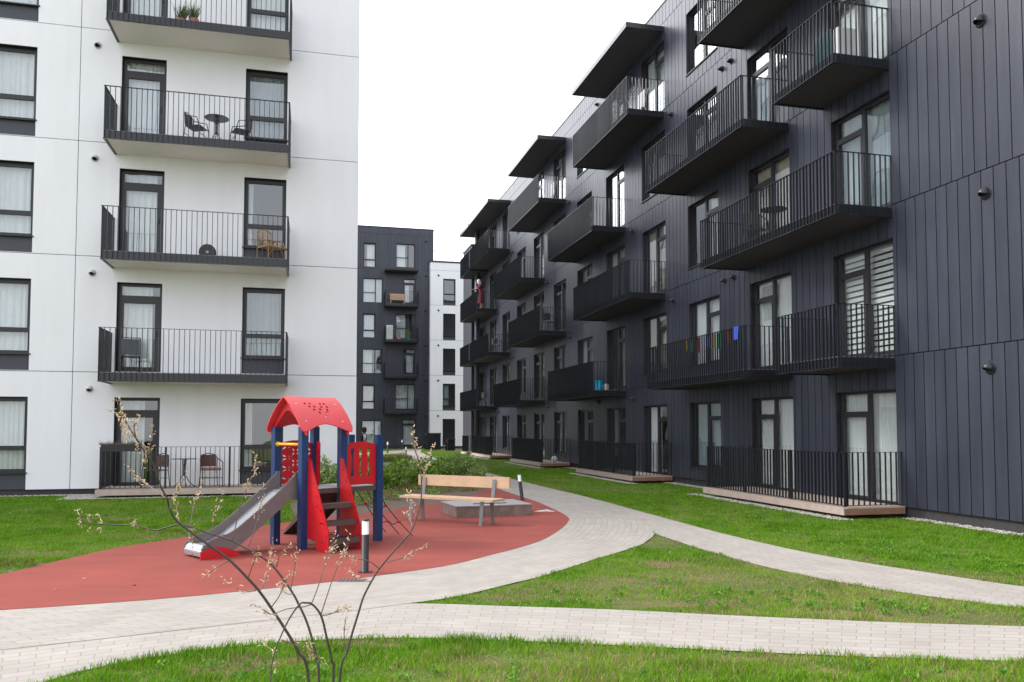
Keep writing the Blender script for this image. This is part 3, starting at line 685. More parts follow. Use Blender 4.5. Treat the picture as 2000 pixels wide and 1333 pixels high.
def grass(name, P, label, dens_f, hmax, cut=(), dry=0.0, ymax=60):
    P = [(p[0], p[1]) for p in P]; xs = [p[0] for p in P]; ys = [p[1] for p in P]
    X = []; Y = []
    bands = [(1.5, 4), (4, 6), (6, 8), (8, 11), (11, 15), (15, 22), (22, 34), (34, ymax)]
    for (a, b) in bands:
        a2 = max(a, min(ys)); b2 = min(b, max(ys))
        if b2 <= a2: continue
        x0 = max(min(xs), -.75*b2-1); x1 = min(max(xs), .75*b2+1)
        if x1 <= x0: continue
        n = int((x1-x0)*(b2-a2)*dens_f((a+b)/2)); x = rng.uniform(x0, x1, n); y = rng.uniform(a2, b2, n)
        k = inpoly(x, y, P) & (np.abs(x) < .72*y+.8)
        for q in cut: k &= ~inpoly(x, y, q)
        X.append(x[k]); Y.append(y[k])
    x = np.concatenate(X); y = np.concatenate(Y)
    nz = .5*vnoise(x, y, .55, 1)+.3*vnoise(x, y, 1.7, 2)+.2*vnoise(x, y, 5, 3)
    keep = rng.random(len(x)) < np.clip(1.35-1.6*np.clip(nz-.55+dry*.25, 0, 1)*2.6, .62 if not dry else .6, 1)
    x = x[keep]; y = y[keep]; nz = nz[keep]
    pg = np.zeros(len(x)); wob = .65+.7*vnoise(x, y, 4.5, 9)
    for (qx, qy, qa, qb, qs) in PATCH:
        c_ = gp(qx, qy); qa *= 1.15; qb *= 1.15; pg = np.maximum(pg, qs*np.clip(1.6-1.5*np.sqrt(((x-c_[0])/qa)**2+((y-c_[1])/qb)**2)*wob, 0, 1))
    keep = rng.random(len(x)) > pg*.12
    x = x[keep]; y = y[keep]; nz = nz[keep]; pg = pg[keep]; n = len(x)
    cl_ = vnoise(x, y, 6.5, 21)*.6+vnoise(x, y, 2.3, 22)*.4; h = (rng.uniform(.45, 1, n)**1.1)*hmax*(.3+1.5*np.clip(cl_-.15, 0, 1))*(1-.72*pg); far = np.clip(y/9, 1, 5)
    wd = rng.uniform(.0020, .0040, n)*far**.85; th = rng.uniform(0, 2*PI, n); le = rng.uniform(.1, .75, n)*h; ph = rng.uniform(0, 2*PI, n)
    z0 = np.full(n, .002)
    dx = np.cos(th)*wd; dy = np.sin(th)*wd; bx = np.cos(ph)*le; by = np.sin(ph)*le
    a = np.stack([x-dx, y-dy, z0], 1); b = np.stack([x+dx, y+dy, z0], 1)
    c = np.stack([x+dx*.75+bx*.35, y+dy*.75+by*.35, h*.6], 1); d = np.stack([x-dx*.75+bx*.35, y-dy*.75+by*.35, h*.6], 1); e = np.stack([x+bx, y+by, h], 1)
    V = np.stack([a, b, c, d, e], 1).reshape(-1, 3); i = np.arange(n)*5
    Fc = np.concatenate([np.stack([i, i+1, i+2], 1), np.stack([i, i+2, i+3], 1), np.stack([i+3, i+2, i+4], 1)])
    r = rng.random(n)[:, None]; g1 = np.array([.062, .225, .003]); g2 = np.array([.225, .42, .016]); dr = np.array([.44, .33, .19])
    col = g1*(1-r)+g2*r
    t = np.clip((nz-.50+dry*.12)*3.2+rng.normal(0, .16, n), 0, 1)[:, None]*(.55 if not dry else .85)
    yl = np.array([.26, .43, .02]); col = col*(1-t)+yl*t
    m = (rng.random(n) < (.02+.14*t[:, 0]*(1 if not dry else 3.0)))[:, None]; m = m | (rng.random(n) < pg*.9)[:, None]; col = np.where(m, dr*rng.uniform(.55, 1.1, (n, 1)), col); dk = (np.clip((cl_-.5)*2.2, 0, 1)*.38)[:, None]; col = col*(1-dk*(~m))
    col = np.concatenate([col, np.ones((n, 1))], 1); T = np.repeat(col, 5, 0)
    ob = fast_mesh(name, V, Fc, 'blade', T); return tag(ob, label, 'grass', kind='stuff')
dens = lambda d: (6500 if d < 4.1 else 6500 if d < 5.5 else 5600 if d < 7.5 else 4300 if d < 10 else 2600 if d < 14 else 1300 if d < 19 else 560 if d < 29 else 190)
FU = [(p.x, p.y) for p in smooth(F_up)]; FL = [(p.x, p.y) for p in smooth(F_low)]
RO = [(p.x, p.y) for p in smooth(R_out)]; TL = [(p.x, p.y) for p in smooth(T_low)]; NU = [(p.x, p.y) for p in smooth(N_up)]
def rp(s, off): p = R0+DR*s-DL*off; return (p.x, p.y)
def lp(u, off): p = L0+DL*u-DR*off; return (p.x, p.y)
cuts = [[rp(a-.15, -.2), rp(b+.15, -.2), rp(b+.15, 1.5), rp(a-.15, 1.5)] for a, b in [(-.12, 5.33), (10.1, 15.42), (20.35, 25.6), (30.3, 35.7), (37.2, 39.0)]]
grass('lawn_grass', FU + [rp(-8, .22), rp(39.5, .22), rp(48, 1.4)], 'mown green lawn between the path and the long charcoal block', dens, .055, cuts, ymax=68)
iA = min(range(len(RO)), key=lambda i: (Vector(RO[i])-Vector(gp(1277, 1041))).length); iB = min(range(len(RO)), key=lambda i: (Vector(RO[i])-Vector(gp(800, 1181))).length)
jA = min(range(len(FL)), key=lambda i: (Vector(FL[i])-Vector(gp(1277, 1043))).length); kB = min(range(len(TL)), key=lambda i: (Vector(TL[i])-Vector(gp(800, 1181))).length)
tri = FL[jA:] + TL[:kB+1] + RO[iA:iB+1][::-1]
grass('lawn_grass', tri, 'patchy triangle of lawn between the two paths', dens, .055, dry=.45)
grass('lawn_grass', NU + [(-3.2, 1.6), (3.2, 1.6)], 'rough foreground lawn below the nearest path', dens, .075, dry=.3)
k0 = min(range(len(RT)), key=lambda i: (RT[i]-Vector(gp(582, 1019))).length)
left_poly = [(p.x, p.y) for p in RT[:k0+1]] + [gp(565, 985), lp(9, .1), lp(9, 1.7), lp(2.2, 1.62), lp(1.9, .32), lp(-8, .32), gp(-300, 1010)]
grass('lawn_grass', left_poly, 'mown lawn in front of the white block on the left', dens, .06)
grass('lawn_grass', [gp(500, 899), gp(744, 888), gp(770, 888), gp(792, 892), gp(805, 903), gp(744, 903), gp(500, 903)], 'small lawn island between the far side paths', dens, .06, ymax=62)
grass('lawn_grass', [gp(560, 881), gp(700, 885), gp(755, 881.5), gp(786, 878), gp(560, 878)], 'thin far lawn below the distant charcoal block', dens, .06, ymax=69)
# ================================================================== leafy plants
def leaf_cloud(cx, cy, w, d, h, n, ls, cols, z0=.0, up=.5):
    P = rng.normal(0, 1, (n, 3)); P /= np.linalg.norm(P, axis=1)[:, None]; r = rng.random(n)**.45
    lump = 1+.22*np.sin(P[:, 0]*5+cx*3)+.18*np.sin(P[:, 1]*6+cy*5)+.15*np.sin(P[:, 2]*7+cx)
    P = P*(r*lump)[:, None]*np.array([w/2, d/2, h/2]); P[:, 2] = np.abs(P[:, 2]+h*.42)+z0; P[:, 0] += cx; P[:, 1] += cy
    A = rng.normal(0, 1, (n, 3)); A[:, 2] += up; A /= np.linalg.norm(A, axis=1)[:, None]; B = np.cross(A, rng.normal(0, 1, (n, 3))); B /= np.linalg.norm(B, axis=1)[:, None]
    l = (rng.uniform(.6, 1.25, n)*ls)[:, None]; A = A*l; B = B*l*.32
    V = np.stack([P, P+A*.5+B, P+A, P+A*.5-B], 1).reshape(-1, 3)
    c = np.array(cols)[rng.integers(0, len(cols), n)]*rng.uniform(.7, 1.3, (n, 1)); T = np.repeat(np.concatenate([c, np.ones((n, 1))], 1), 4, 0)
    return V, np.arange(n*4).reshape(-1, 4), T
def shoot_cloud(w, h, n, ls, cols):
    k = 26; ang = rng.uniform(0, 2*PI, k); rad = np.sqrt(rng.random(k))*w*.46; hh = h*rng.uniform(.55, 1.08, k)*(1-.25*(rad/(w*.5))**2); V = []; T = []
    sh_ = rng.integers(0, k, n); t = rng.random(n)**.62; bend = .55+.45*t
    px = np.cos(ang[sh_])*rad[sh_]*bend*(.35+.65*t)+rng.normal(0, .055, n); py = np.sin(ang[sh_])*rad[sh_]*bend*(.35+.65*t)+rng.normal(0, .055, n); pz = np.maximum(.02, hh[sh_]*t+rng.normal(0, .02, n))
    P = np.stack([px, py, pz], 1); A = rng.normal(0, .8, (n, 3)); A[:, 2] += .75; A /= np.linalg.norm(A, axis=1)[:, None]; B = np.cross(A, rng.normal(0, 1, (n, 3))); B /= np.linalg.norm(B, axis=1)[:, None]
    l = (rng.uniform(.55, 1.2, n)*ls)[:, None]; A = A*l; B = B*l*.26
    V = np.stack([P, P+A*.5+B, P+A, P+A*.5-B], 1).reshape(-1, 3)
    c = np.array(cols)[rng.integers(0, len(cols), n)]*rng.uniform(.65, 1.3, (n, 1)); T = np.repeat(np.concatenate([c, np.ones((n, 1))], 1), 4, 0)
    return V, np.arange(n*4).reshape(-1, 4), T
def shrub(x, y, w, h, n, label, cols, ls=.05, group=None, name='shrub'):
    r = empty(name, (x, y, 0), 0, label=label, cat='shrub', group=group)
    V, Fc, T = shoot_cloud(w, h, n, ls, cols)
    o_ = fast_mesh('foliage', V, Fc, 'leaf', T, 4); o_.parent = r
    s = MB()
    for i in range(9):
        a = i*.7; tip = (w*.38*math.cos(a)*random.uniform(.3, 1), w*.34*math.sin(a)*random.uniform(.3, 1), h*random.uniform(.6, .95))
        s.tube([(.02*math.cos(a), .02*math.sin(a), 0), (tip[0]*.4, tip[1]*.4, tip[2]*.5), tip], [.008, .006, .003], 'twig', 5)
    s.build('stem', r); return r
GR = [(.20, .34, .05), (.28, .44, .08), (.36, .48, .12), (.11, .20, .03)]
OL = [(.24, .28, .08), (.28, .22, .11), (.27, .17, .11), (.17, .22, .06)]
PALE = [(.34, .44, .15), (.42, .52, .22), (.20, .32, .08)]
S_ = [ (641, 968, .95, .85, 1500, 'tall leafy shrub seen between the blue posts of the playhouse', PALE),
       (694, 966, 1.0, .80, 1300, 'bushy green shrub behind the slotted red panel of the playhouse', GR),
       (765, 962, 1.25, .85, 1900, 'dense green shrub just right of the playhouse', GR),
       (815, 952, 1.2, .80, 1700, 'wide green shrub behind the left end of the bench', GR),
       (860, 944, 1.1, .72, 1500, 'green shrub behind the middle of the bench backrest', GR),
       (905, 936, 1.0, .85, 1400, 'pale shrub rising highest above the right end of the bench', PALE),
       (935, 943, .7, .50, 700, 'small pale shrub at the right tip of the planting bed', PALE)]
for (px, py, w_, h_, n_, lb_, cc) in S_:
    p = gp(px, py); shrub(p[0], p[1], w_*1.3, h_*1.08, int(n_*2.0), lb_, cc, .085)
V, Fc, T = [], [], []; n0 = 0
for i in range(95):
    t = rng.random(); px = 600+350*t; py = 1004-48*t-rng.uniform(0, 22); p = gp(px, py)
    a, b, c = leaf_cloud(p[0], p[1], .5, .5, .24, 130, .045, OL if rng.random() < .6 else GR, .0, .9); V.append(a); Fc.append(b+n0); T.append(c); n0 += len(a)
for i in range(26):
    px = rng.uniform(745, 800); py = rng.uniform(894, 903); p = gp(px, py)
    a, b, c = leaf_cloud(p[0], p[1], .9, .7, .25, 90, .07, OL, .0, .9); V.append(a); Fc.append(b+n0); T.append(c); n0 += len(a)
for i in range(6):
    p = gp(rng.uniform(-60, 60), rng.uniform(1106, 1120)); a, b, c = leaf_cloud(p[0], p[1], .35, .3, .12, 120, .03, [(.25, .22, .06), (.12, .16, .03)], .0, .9); V.append(a); Fc.append(b+n0); T.append(c); n0 += len(a)
tag(fast_mesh('ground_cover', np.concatenate(V), np.concatenate(Fc), 'leaf', np.concatenate(T), 4), 'low olive and brown ground cover along the edge of the planting bed', 'ground cover', kind='stuff')
V, Fc, T = [], [], []; n0 = 0
for i in range(150):      # clover and broad-leaved weeds among the grass
    q = i % 3
    px, py = (rng.uniform(150, 2000), rng.uniform(1300, 1420)) if q == 0 else ((rng.uniform(1050, 1900), 0) if q == 1 else (rng.uniform(1350, 2000), 0))
    if q == 1: py = 1192+(px-1200)*.028-rng.uniform(6, 60)*(1-abs(px-1350)/800)
    if q == 2: py = 1040+(px-1400)*.178-rng.uniform(12, 45)
    p = gp(px, py); w_ = rng.uniform(.05, .16)
    a, b, c = leaf_cloud(p[0], p[1], w_, w_, .055, int(18+160*w_), .028, [(.13, .30, .03), (.20, .40, .05), (.10, .24, .04)], .012, 1.2); V.append(a); Fc.append(b+n0); T.append(c); n0 += len(a)
tag(fast_mesh('weeds', np.concatenate(V), np.concatenate(Fc), 'leaf', np.concatenate(T), 4), 'scattered clover and small broad-leaved weeds in the lawns', 'weeds', kind='stuff')
# ================================================================== PLAYHOUSE
P1 = Vector((*gp(590, 1076), 0)); PA = math.atan2(.712, .702)
ph = empty('playhouse', P1, PA, label='red and blue toddler playhouse with curved roof, steps and a steel slide', cat='playhouse')
A_, B_ = .64, .74
posts = [((0, 0), 1.72), ((A_, 0), 1.72), ((0, B_), 1.72), ((A_, B_), 1.72), ((2*A_, 0), 1.60), ((2*A_, B_), 1.60)]
for (x, y), h in posts:
    w = MB(); w.box(x-.052, x+.052, y-.052, y+.052, 0, h, 'blue')
    w.build('post', ph)
def arch_panel(name, x0, x1, z0, z1, rise, holes, axis, c, th=.018, m='red', cell=.006):
    def fn(u, v):
        t = (u-x0)/(x1-x0)*2-1
        if v > z1-rise*t*t: return False
        return not holes(u, v)
    def pos(u, v, s): return (u, c+(th if s else 0), v) if axis == 'x' else (c+(th if s else 0), u, v)
    w = MB(); w.mask(fn, x0, x1, z0, z1, cell, pos, m); return w.build(name, ph)
def rings(u, v):
    for i in range(2):
        for j in range(3):
            cx = .185+.27*i; cz = 1.02+.165*j; dx = u-cx; dz = v-cz; r = math.hypot(dx*.62, dz)
            if .058 < r < .076 and abs(math.sin(2*math.atan2(dz, dx*.62))) > .42: return True
    return False
arch_panel('ring_panel', .05, A_-.05, .88, 1.52, .05, rings, 'x', B_)
def slots(u, v):
    for i in range(3):
        cx = A_+.05+.54*(.23+.265*i)
        if 1.0 < v < 1.38 and abs(u-cx) < .021-.007*math.cos((v-1.19)/.19*PI): return True
        if math.hypot(u-cx, v-1.37) < .034 or math.hypot(u-cx, v-1.02) < .031: return True
    return False
arch_panel('slot_panel', A_+.05, 2*A_-.05, .87, 1.50, .045, slots, 'x', -.009)
arch_panel('rear_panel', B_-.15, B_-.05, .86, 1.5, .03, lambda u, v: False, 'y', A_-.01)
w = MB(); w.tube([(-.01, .045, 1.47), (-.01, B_-.045, 1.47)], .02, 'yellow', 12); w.tube([(-.01, B_-.07, 1.47), (-.01, B_-.045, 1.47)], .035, 'yellow', 12); w.build('grab_bar', ph)
w = MB(); w.box(-.02, 2*A_+.0, .01, B_-.01, .815, .845, 'lid'); w.box(-.02, 2*A_, -.02, .009, .775, .843, 'brown'); w.box(2*A_+.001, 2*A_+.02, 0, B_, .775, .843, 'brown'); w.build('deck', ph)
# roof: two curved sheets with a heart of real holes, on arched gables
ridge_z = 2.14; yc = B_/2; HW = .53
def prof(t): return (HW*t*(1.0-.06*t*t), .50*(.60*t+.40*t*t))
heart = [(-.19, .20), (-.11, .20), (-.145, .285), (-.07, .29), (.05, .20), (.11, .20), (.04, .29), (.13, .29), (-.10, .37), (.00, .36), (-.035, .44), (.11, .37), (.085, .44), (.04, .52)]
for sgn in (-1, 1):
    L_ = A_+.22
    def fn(u, v, sgn=sgn):
        uu = (u+.11)/L_*2-1                    # along the ridge
        edge = 1-.17*math.cos(uu*PI/2)**2+.0
        if v > edge: return False
        if abs(uu) > 1-.12*(1-v)**2*0: return False
        if v > .86 and abs(uu) > 1-.10*((v-.86)/.14)**2: return False
        for (hx, hv) in heart:
            if ((u-A_/2-.02-hx*1.05)/.019)**2+((v-.06-hv*1.12)/.030)**2 < 1: return False
        return True
    def pos(u, v, s, sgn=sgn):
        dy, dz = prof(v); dy2, dz2 = prof(v+.01); ny, nz = (dz2-dz), (dy2-dy); l = math.hypot(ny, nz); o_ = .016 if s == 0 else 0
        fl = .05*max(0, abs((u-A_/2)/(L_/2))-.6)*(1-v)
        return (u, yc+sgn*(dy+ny/l*o_), ridge_z-dz+nz/l*o_)
    w = MB(); w.mask(fn, -.11, A_+.11, 0, 1, .009, pos, 'roofred'); w.build('roof_sheet', ph)
w = MB(); w.tube([(-.02, yc, ridge_z-.012), (A_+.02, yc, ridge_z-.012)], .012, 'red', 8); w.build('ridge', ph)
for x in (-.028, A_+.012):
    def fn(u, v):
        d = abs(u-yc)
        t = min(1, d/HW); zz = ridge_z-.50*(.60*t+.40*t*t)-.025
        inner = 1.95-1.0*max(0, d-.03)**1.25
        return v < zz and (v > inner or (d > .335 and v > 1.62)) and d < .50
    w = MB(); w.mask(fn, yc-.52, yc+.52, 1.60, 2.14, .009, lambda u, v, s, x=x: (x+(.016 if s else 0), u, v), 'red'); w.build('gable_arch', ph)
# bolts
w = MB()
for (u, t) in [(0, .3), (A_, .3), (0.02, .78), (A_-.02, .78)]:
    dy, dz = prof(t); w.ell((u, yc-dy-.012, ridge_z-dz+.010), .012, .010, .012, 'steel', 8, 4)
w.build('bolts', ph)
# steps
for x in (.045, A_-.065):
    def fn(u, v):
        # u is distance out from the deck, v height
        if v > 1.27 or v < 0: return False
        edge = .065+(1.25-v)*.485 if v > .30 else .525
        if v > 1.2: edge = .015+math.sqrt(max(0, .0055-(v-1.2)**2*1.1))
        if u > edge: return False
        if v < .17 and u < .24+.1*(v/.17)*0: return False
        for q in range(6):
            cz = .22+.18*q; ce = min(.525, .04+(1.25-cz)*.50)-.035
            if ((u-ce)/.009)**2+((v-cz)/.028)**2 < 1: return False
        for q in ((.42, .15), (.36, .40), (.25, .62)):
            if abs(u-q[0]) < .045 and abs(v-q[1]) < .007: return False
        return True
    w = MB(); w.mask(fn, 0, .54, 0, 1.27, .008, lambda u, v, s, x=x: (x+(.018 if s else 0), -.05-u, v), 'red'); w.build('stringer', ph)
for (yy, zz) in ((.42, .17), (.33, .41), (.22, .64)):
    w = MB(); w.box(.066, A_-.067, -.05-yy-.09, -.05-yy+.09, zz-.014, zz+.014, 'brown'); w.box(.066, A_-.067, -.05-yy-.094, -.05-yy-.0905, zz-.05, zz+.010, 'brown'); w.build('step', ph)
# slide
prof_s = [(0, .83), (-.10, .825), (-.18, .79), (-.34, .67), (-.70, .40), (-.90, .255), (-1.04, .19), (-1.16, .17), (-1.30, .168), (-1.36, .15), (-1.39, .11), (-1.385, .06)]
w = MB()
for (a, b) in zip(prof_s, prof_s[1:]):
    w.poly([(a[0], .13, a[1]), (a[0], .62, a[1]), (b[0], .62, b[1]), (b[0], .13, b[1])], 'bedsteel' if b[0] > -1.4 else 'steel', True)
    w.poly([(a[0], .13, a[1]-.012), (b[0], .13, b[1]-.012), (b[0], .62, b[1]-.012), (a[0], .62, a[1]-.012)], 'bedsteel', True)
w.build('slide_bed', ph)
def bedz(x):
    for (a, b) in zip(prof_s, prof_s[1:]):
        if b[0] <= x <= a[0]: return a[1]+(b[1]-a[1])*(x-a[0])/(b[0]-a[0]+1e-9)
    return .1
for yy in (.105, .62):
    def fn(u, v):
        x = -u; z = bedz(x)
        top = z+.125
        if x > -.32: top = z+.13+max(0, (.32+x)/.32)**2.2*.13
        if x > -.06: top = 1.08
        if x < -1.1: top = z+.125-max(0, (-1.1-x))**1.6*.75
        bot = z-.13 if x > -1.15 else z-.13-.0
        if x > -.2: bot = .70
        return max(bot, .035) < v < top
    w = MB(); w.mask(fn, 0.0, 1.385, .02, 1.1, .010, lambda u, v, s, yy=yy: (-u-.0, yy+(.026 if s else 0), v), 'slide'); w.build('slide_side', ph)
w = MB(); w.mask(lambda u, v: v < .165-(max(0, 1.22-u)/.38)**2*.15-max(0, u-1.22)*.25, .85, 1.41, .0, .2, .008, lambda u, v, s: (-u, .079+(.024 if s else 0), v), 'red'); w.build('skid_panel', ph)
w = MB(); w.lathe((-1.31, .105, .115), [(.066, -.0), (.066, .54)], 'steel', 16, 'y'); w.build('slide_lip', ph)
# ramp behind, rope net at the end
w = MB()
for k in range(1): w.poly([(A_+.06, B_+.02, .82), (2*A_-.06, B_+.02, .82), (2*A_-.02, B_+.95, .02), (A_+.02, B_+.95, .02)], 'brown'); w.poly([(A_+.02, B_+.95, -.0), (2*A_-.02, B_+.95, -.0), (2*A_-.06, B_+.02, .79), (A_+.06, B_+.02, .79)], 'brown')
w.poly([(A_+.06, B_+.02, .82), (A_+.02, B_+.95, .02), (A_+.02, B_+.95, 0), (A_+.06, B_+.02, .60)], 'brown'); w.poly([(2*A_-.06, B_+.02, .82), (2*A_-.06, B_+.02, .60), (2*A_-.02, B_+.95, 0), (2*A_-.02, B_+.95, .02)], 'brown')
w.build('climbing_ramp', ph)
w = MB(); nodes = []
xe = 2*A_+.02
cr_ = [[(xe, .06, .80), (xe+.20, .10, .52), (xe+.42, .06, .26), (xe+.66, .02, .02)], [(xe, B_/2, .80), (xe+.22, B_/2, .48), (xe+.44, B_/2, .24), (xe+.66, B_/2, .02)], [(xe, B_-.06, .80), (xe+.20, B_-.10, .52), (xe+.42, B_-.06, .26), (xe+.66, B_-.02, .02)]]
for L_ in cr_: w.tube(L_, .0065, 'rope', 6)
for i in (1, 2):
    w.tube([cr_[0][i], ((cr_[0][i][0]+cr_[1][i][0])/2, (cr_[0][i][1]+cr_[1][i][1])/2, cr_[0][i][2]-.06), cr_[1][i], ((cr_[2][i][0]+cr_[1][i][0])/2, (cr_[2][i][1]+cr_[1][i][1])/2, cr_[0][i][2]-.06), cr_[2][i]], .0065, 'rope', 6)
nb = w.build('rope_net', ph)
w = MB()
for L_ in cr_:
    for i in (1, 2): w.ell(L_[i], .028, .028, .024, 'red', 10, 6)
w.build('knots', nb)
# ================================================================== BENCH
fl = Vector((*gp(938, 1030), 0)); bl = Vector((*gp(800, 1020), 0)); d = (fl-bl).normalized(); ba = math.atan2(d.y, d.x); LB = (fl-bl).length
bn = empty('park_bench', bl, ba, label='wooden bench on flat steel legs standing on the red rubber beside the shrub bed', cat='bench')
dp = .44
w = MB(); w.box(-.22, LB+.26, -.02, dp-.06, .435, .475, 'wood'); o_ = w.build('seat', bn)
w = MB(); w.box(-.16, LB+.30, dp+.030, dp+.072, .64, .835, 'wood'); w.build('backrest', bn)
for x in (0, LB):
    w = MB(); w.bar((x, .03, 0.0), (x, .09, .435), .012, .075, 'grey') if False else None
    w.mask(lambda u, v: True, 0, 1, 0, 1, .5, lambda u, v, s, x=x: (x-.035+.07*s, .0+.055*v*1.0+.012*u, .434*v), 'grey')
    w.mask(lambda u, v: True, 0, 1, 0, 1, .5, lambda u, v, s, x=x: (x-.035+.07*s, .40-.03*v+.012*u, .434*v), 'grey')
    w.box(x-.035, x+.035, .0, .412, -.0, .01, 'steel')
    w.box(x-.033, x+.033, .05, dp+.01, .424, .434, 'grey')
    w.mask(lambda u, v: True, 0, 1, 0, 1, .5, lambda u, v, s, x=x: (x-.035+.07*s, dp-.045+.058*v+.012*u, .43+.36*v), 'grey')
    w.build('leg', bn)
# ================================================================== SANDBOX
p0 = Vector((*gp(892, 1013.6), 0)); p1 = Vector((*gp(1039, 1008), 0)); d = (p1-p0).normalized(); Lx = (p1-p0).length
sb = empty('sandbox', p0, math.atan2(d.y, d.x), label='low weathered wooden box with grey lid behind the bench', cat='sandbox')
w = MB(); Ly = 1.15
w.box(0, Lx, 0, .05, .0, .205, 'oldwood'); w.box(0, Lx, Ly-.05, Ly, .0, .205, 'oldwood'); w.box(0, .05, .051, Ly-.051, .0, .205, 'oldwood'); w.box(Lx-.05, Lx, .051, Ly-.051, .0, .205, 'oldwood'); w.build('frame', sb)
w = MB(); w.box(-.01, Lx/2-.01, -.01, Ly+.01, .212, .232, 'lid'); w.box(Lx/2+.01, Lx+.01, -.01, Ly+.01, .212, .232, 'lid'); w.box(.01, Lx-.01, .005, Ly-.005, .2055, .2115, 'black')
w.box(.42, 1.10, .30, .335, .2325, .245, 'black'); w.build('lid', sb)
# ================================================================== BOLLARD LIGHTS
b0 = empty('bollard_light', (0, 0, 0), 0, label='x', cat='bollard light', group='bollard lights along the paths')
w = MB(); w.lathe((0, 0, 0), [(.041, .012), (.041, .445)], 'black', 24); w.build('post', b0)
w = MB(); w.lathe((0, 0, 0), [(.040, .447), (.040, .600)], 'lens', 24); w.build('lens', b0)
w = MB(); w.lathe((0, 0, 0), [(.043, .602), (.043, .615), (.034, .622)], 'black', 24); w.build('cap', b0)
w = MB(); w.box(-.075, .075, -.06, .06, 0, .011, 'black'); w.build('base_plate', b0)
BL = [(713, 1121, 'nearest black bollard light with white top beside the playhouse steps'), (1020, 978.5, 'bollard light leaning slightly behind the sandbox, next to the paved path'),
      (842, 911, 'black bollard light beside the path just beyond the shrub bed'), (793, 894, 'bollard light at the bend of the far path'), (757, 886, 'bollard light on the grass left of the far path'), (785, 878.6, 'farthest bollard light by the entrance of the distant charcoal block')]
for i, (px, py, lab) in enumerate(BL):
    q = b0 if i == 0 else copy_tree(b0); p = gp(px, py); place(q, (p[0], p[1], .012), 0, lab)
    if i == 1: q.rotation_euler = (0, math.radians(-7), 0)
    if i > 3: q.scale = (1.3, 1.3, 1.3)
# ================================================================== small things on the ground
w = MB(); p = gp(688, 1136.5)
for i in range(7):
    for j in range(3): w.box(p[0]-.14+.042*i, p[0]-.14+.042*i+.018, p[1]-.07+.05*j, p[1]-.07+.05*j+.028, .0175, .0190, 'black')
w.box(p[0]-.16, p[0]+.15, p[1]-.09, p[1]+.08, .0142, .0172, 'grey'); tag(w.build('drain_grate'), 'slotted metal drain grate in the paving near the nearest bollard', 'drain')
w = MB(); p = gp(1064, 1000.5)
w.poly([(p[0]-.22, p[1]-.05, .018), (p[0]+.22, p[1]-.06, .02), (p[0]+.02, p[1]+.16, .03)], 'paper'); w.poly([(p[0]-.22, p[1]-.05, .0175), (p[0]+.02, p[1]+.16, .0175), (p[0]+.22, p[1]-.06, .0175)], 'paper')
w.poly([(p[0]-.1, p[1]-.02, .02), (p[0]+.1, p[1]-.03, .05), (p[0]+.04, p[1]+.10, .04)], 'paper'); tag(w.build('paper_scrap'), 'white folded paper lying on the red rubber right of the sandbox', 'paper')
for i, (px, py, lab) in enumerate([(165, 1134, 'tiny pale leaf scrap on the left part of the red rubber'), (110, 1156, 'pinkish pebble on the red rubber near the left edge'), (262, 1147, 'small brown leaf on the red rubber left of the slide')]):
    p = gp(px, py); w = MB(); w.ell((p[0], p[1], .022), .022, .014, .006, ['catkin', 'cushion', 'brown'][i], 8, 4); tag(w.build('debris'), lab, 'leaf litter')
# bins
def enclosure(px, py, w_, d_, h_, label, name, cat):
    p = gp(px, py); e = empty(name, (p[0], p[1], 0), ANG_L, label=label, cat=cat)
    w = MB(); n = int(w_/.16)
    for i in range(n): w.box(i*w_/n+.006, (i+1)*w_/n-.006, 0, .03, .05, h_, 'metal')
    w.box(0, w_, .031, d_, .05, h_-.01, 'darkpanel'); w.build('body', e)
    w = MB(); w.box(-.03, w_+.03, -.03, d_+.03, h_+.002, h_+.06, 'metal'); w.build('top', e)
    w = MB(); w.box(-.14, -.02, .1, .16, .05, h_-.12, 'metal'); w.build('side_frame', e)
enclosure(833, 879.5, 1.15, .9, 1.30, 'dark slatted bin enclosure in front of the distant white block', 'bin_enclosure', 'bin enclosure')
enclosure(874, 882, .58, .6, .85, 'small dark litter box on the far lawn by the long charcoal block', 'litter_bin', 'bin')
# ================================================================== furniture on terraces and balconies
def Lw(u, off, z=0): p = L0+DL*u-DR*off; return (p.x, p.y, z)
def Rw(s, off, z=0): p = R0+DR*s-DL*off; return (p.x, p.y, z)
def bistro_chair(seatm='wicker', framem='metal'):
    r = empty('bistro_chair', (0, 0, 0), 0, label='x', cat='chair')
    w = MB()
    w.tube([(-.24, -.22, 0), (-.25, -.20, .40), (-.26, -.14, .62), (-.255, .05, .66), (-.22, .20, .70), (-.16, .245, .80), (0, .26, .84), (.16, .245, .80), (.22, .20, .70), (.255, .05, .66), (.26, -.14, .62), (.25, -.20, .40), (.24, -.22, 0)], .012, framem, 7)
    for s in (-1, 1): w.tube([(s*.23, .24, 0), (s*.20, .20, .42), (s*.21, .21, .70)], .011, framem, 7)
    for y in (-.2, .2): w.tube([(-.235, y, .22), (.235, y, .22)], .008, framem, 6)
    w.build('frame', r)
    w = MB(); w.box(-.21, .21, -.20, .20, .415, .435, seatm); w.build('seat', r)
    w = MB(); n = 8
    for i in range(n):
        a = -.19+.38*i/n; b = -.19+.38*(i+1)/n; f_ = lambda x: .245-.9*x*x
        w.poly([(a, f_(a), .50), (b, f_(b), .50), (b, f_(b)+.015, .80), (a, f_(a)+.015, .80)], seatm, True); w.poly([(a, f_(a)+.014, .50), (a, f_(a)+.029, .80), (b, f_(b)+.029, .80), (b, f_(b)+.014, .50)], seatm, True)
    w.build('backrest', r); return r
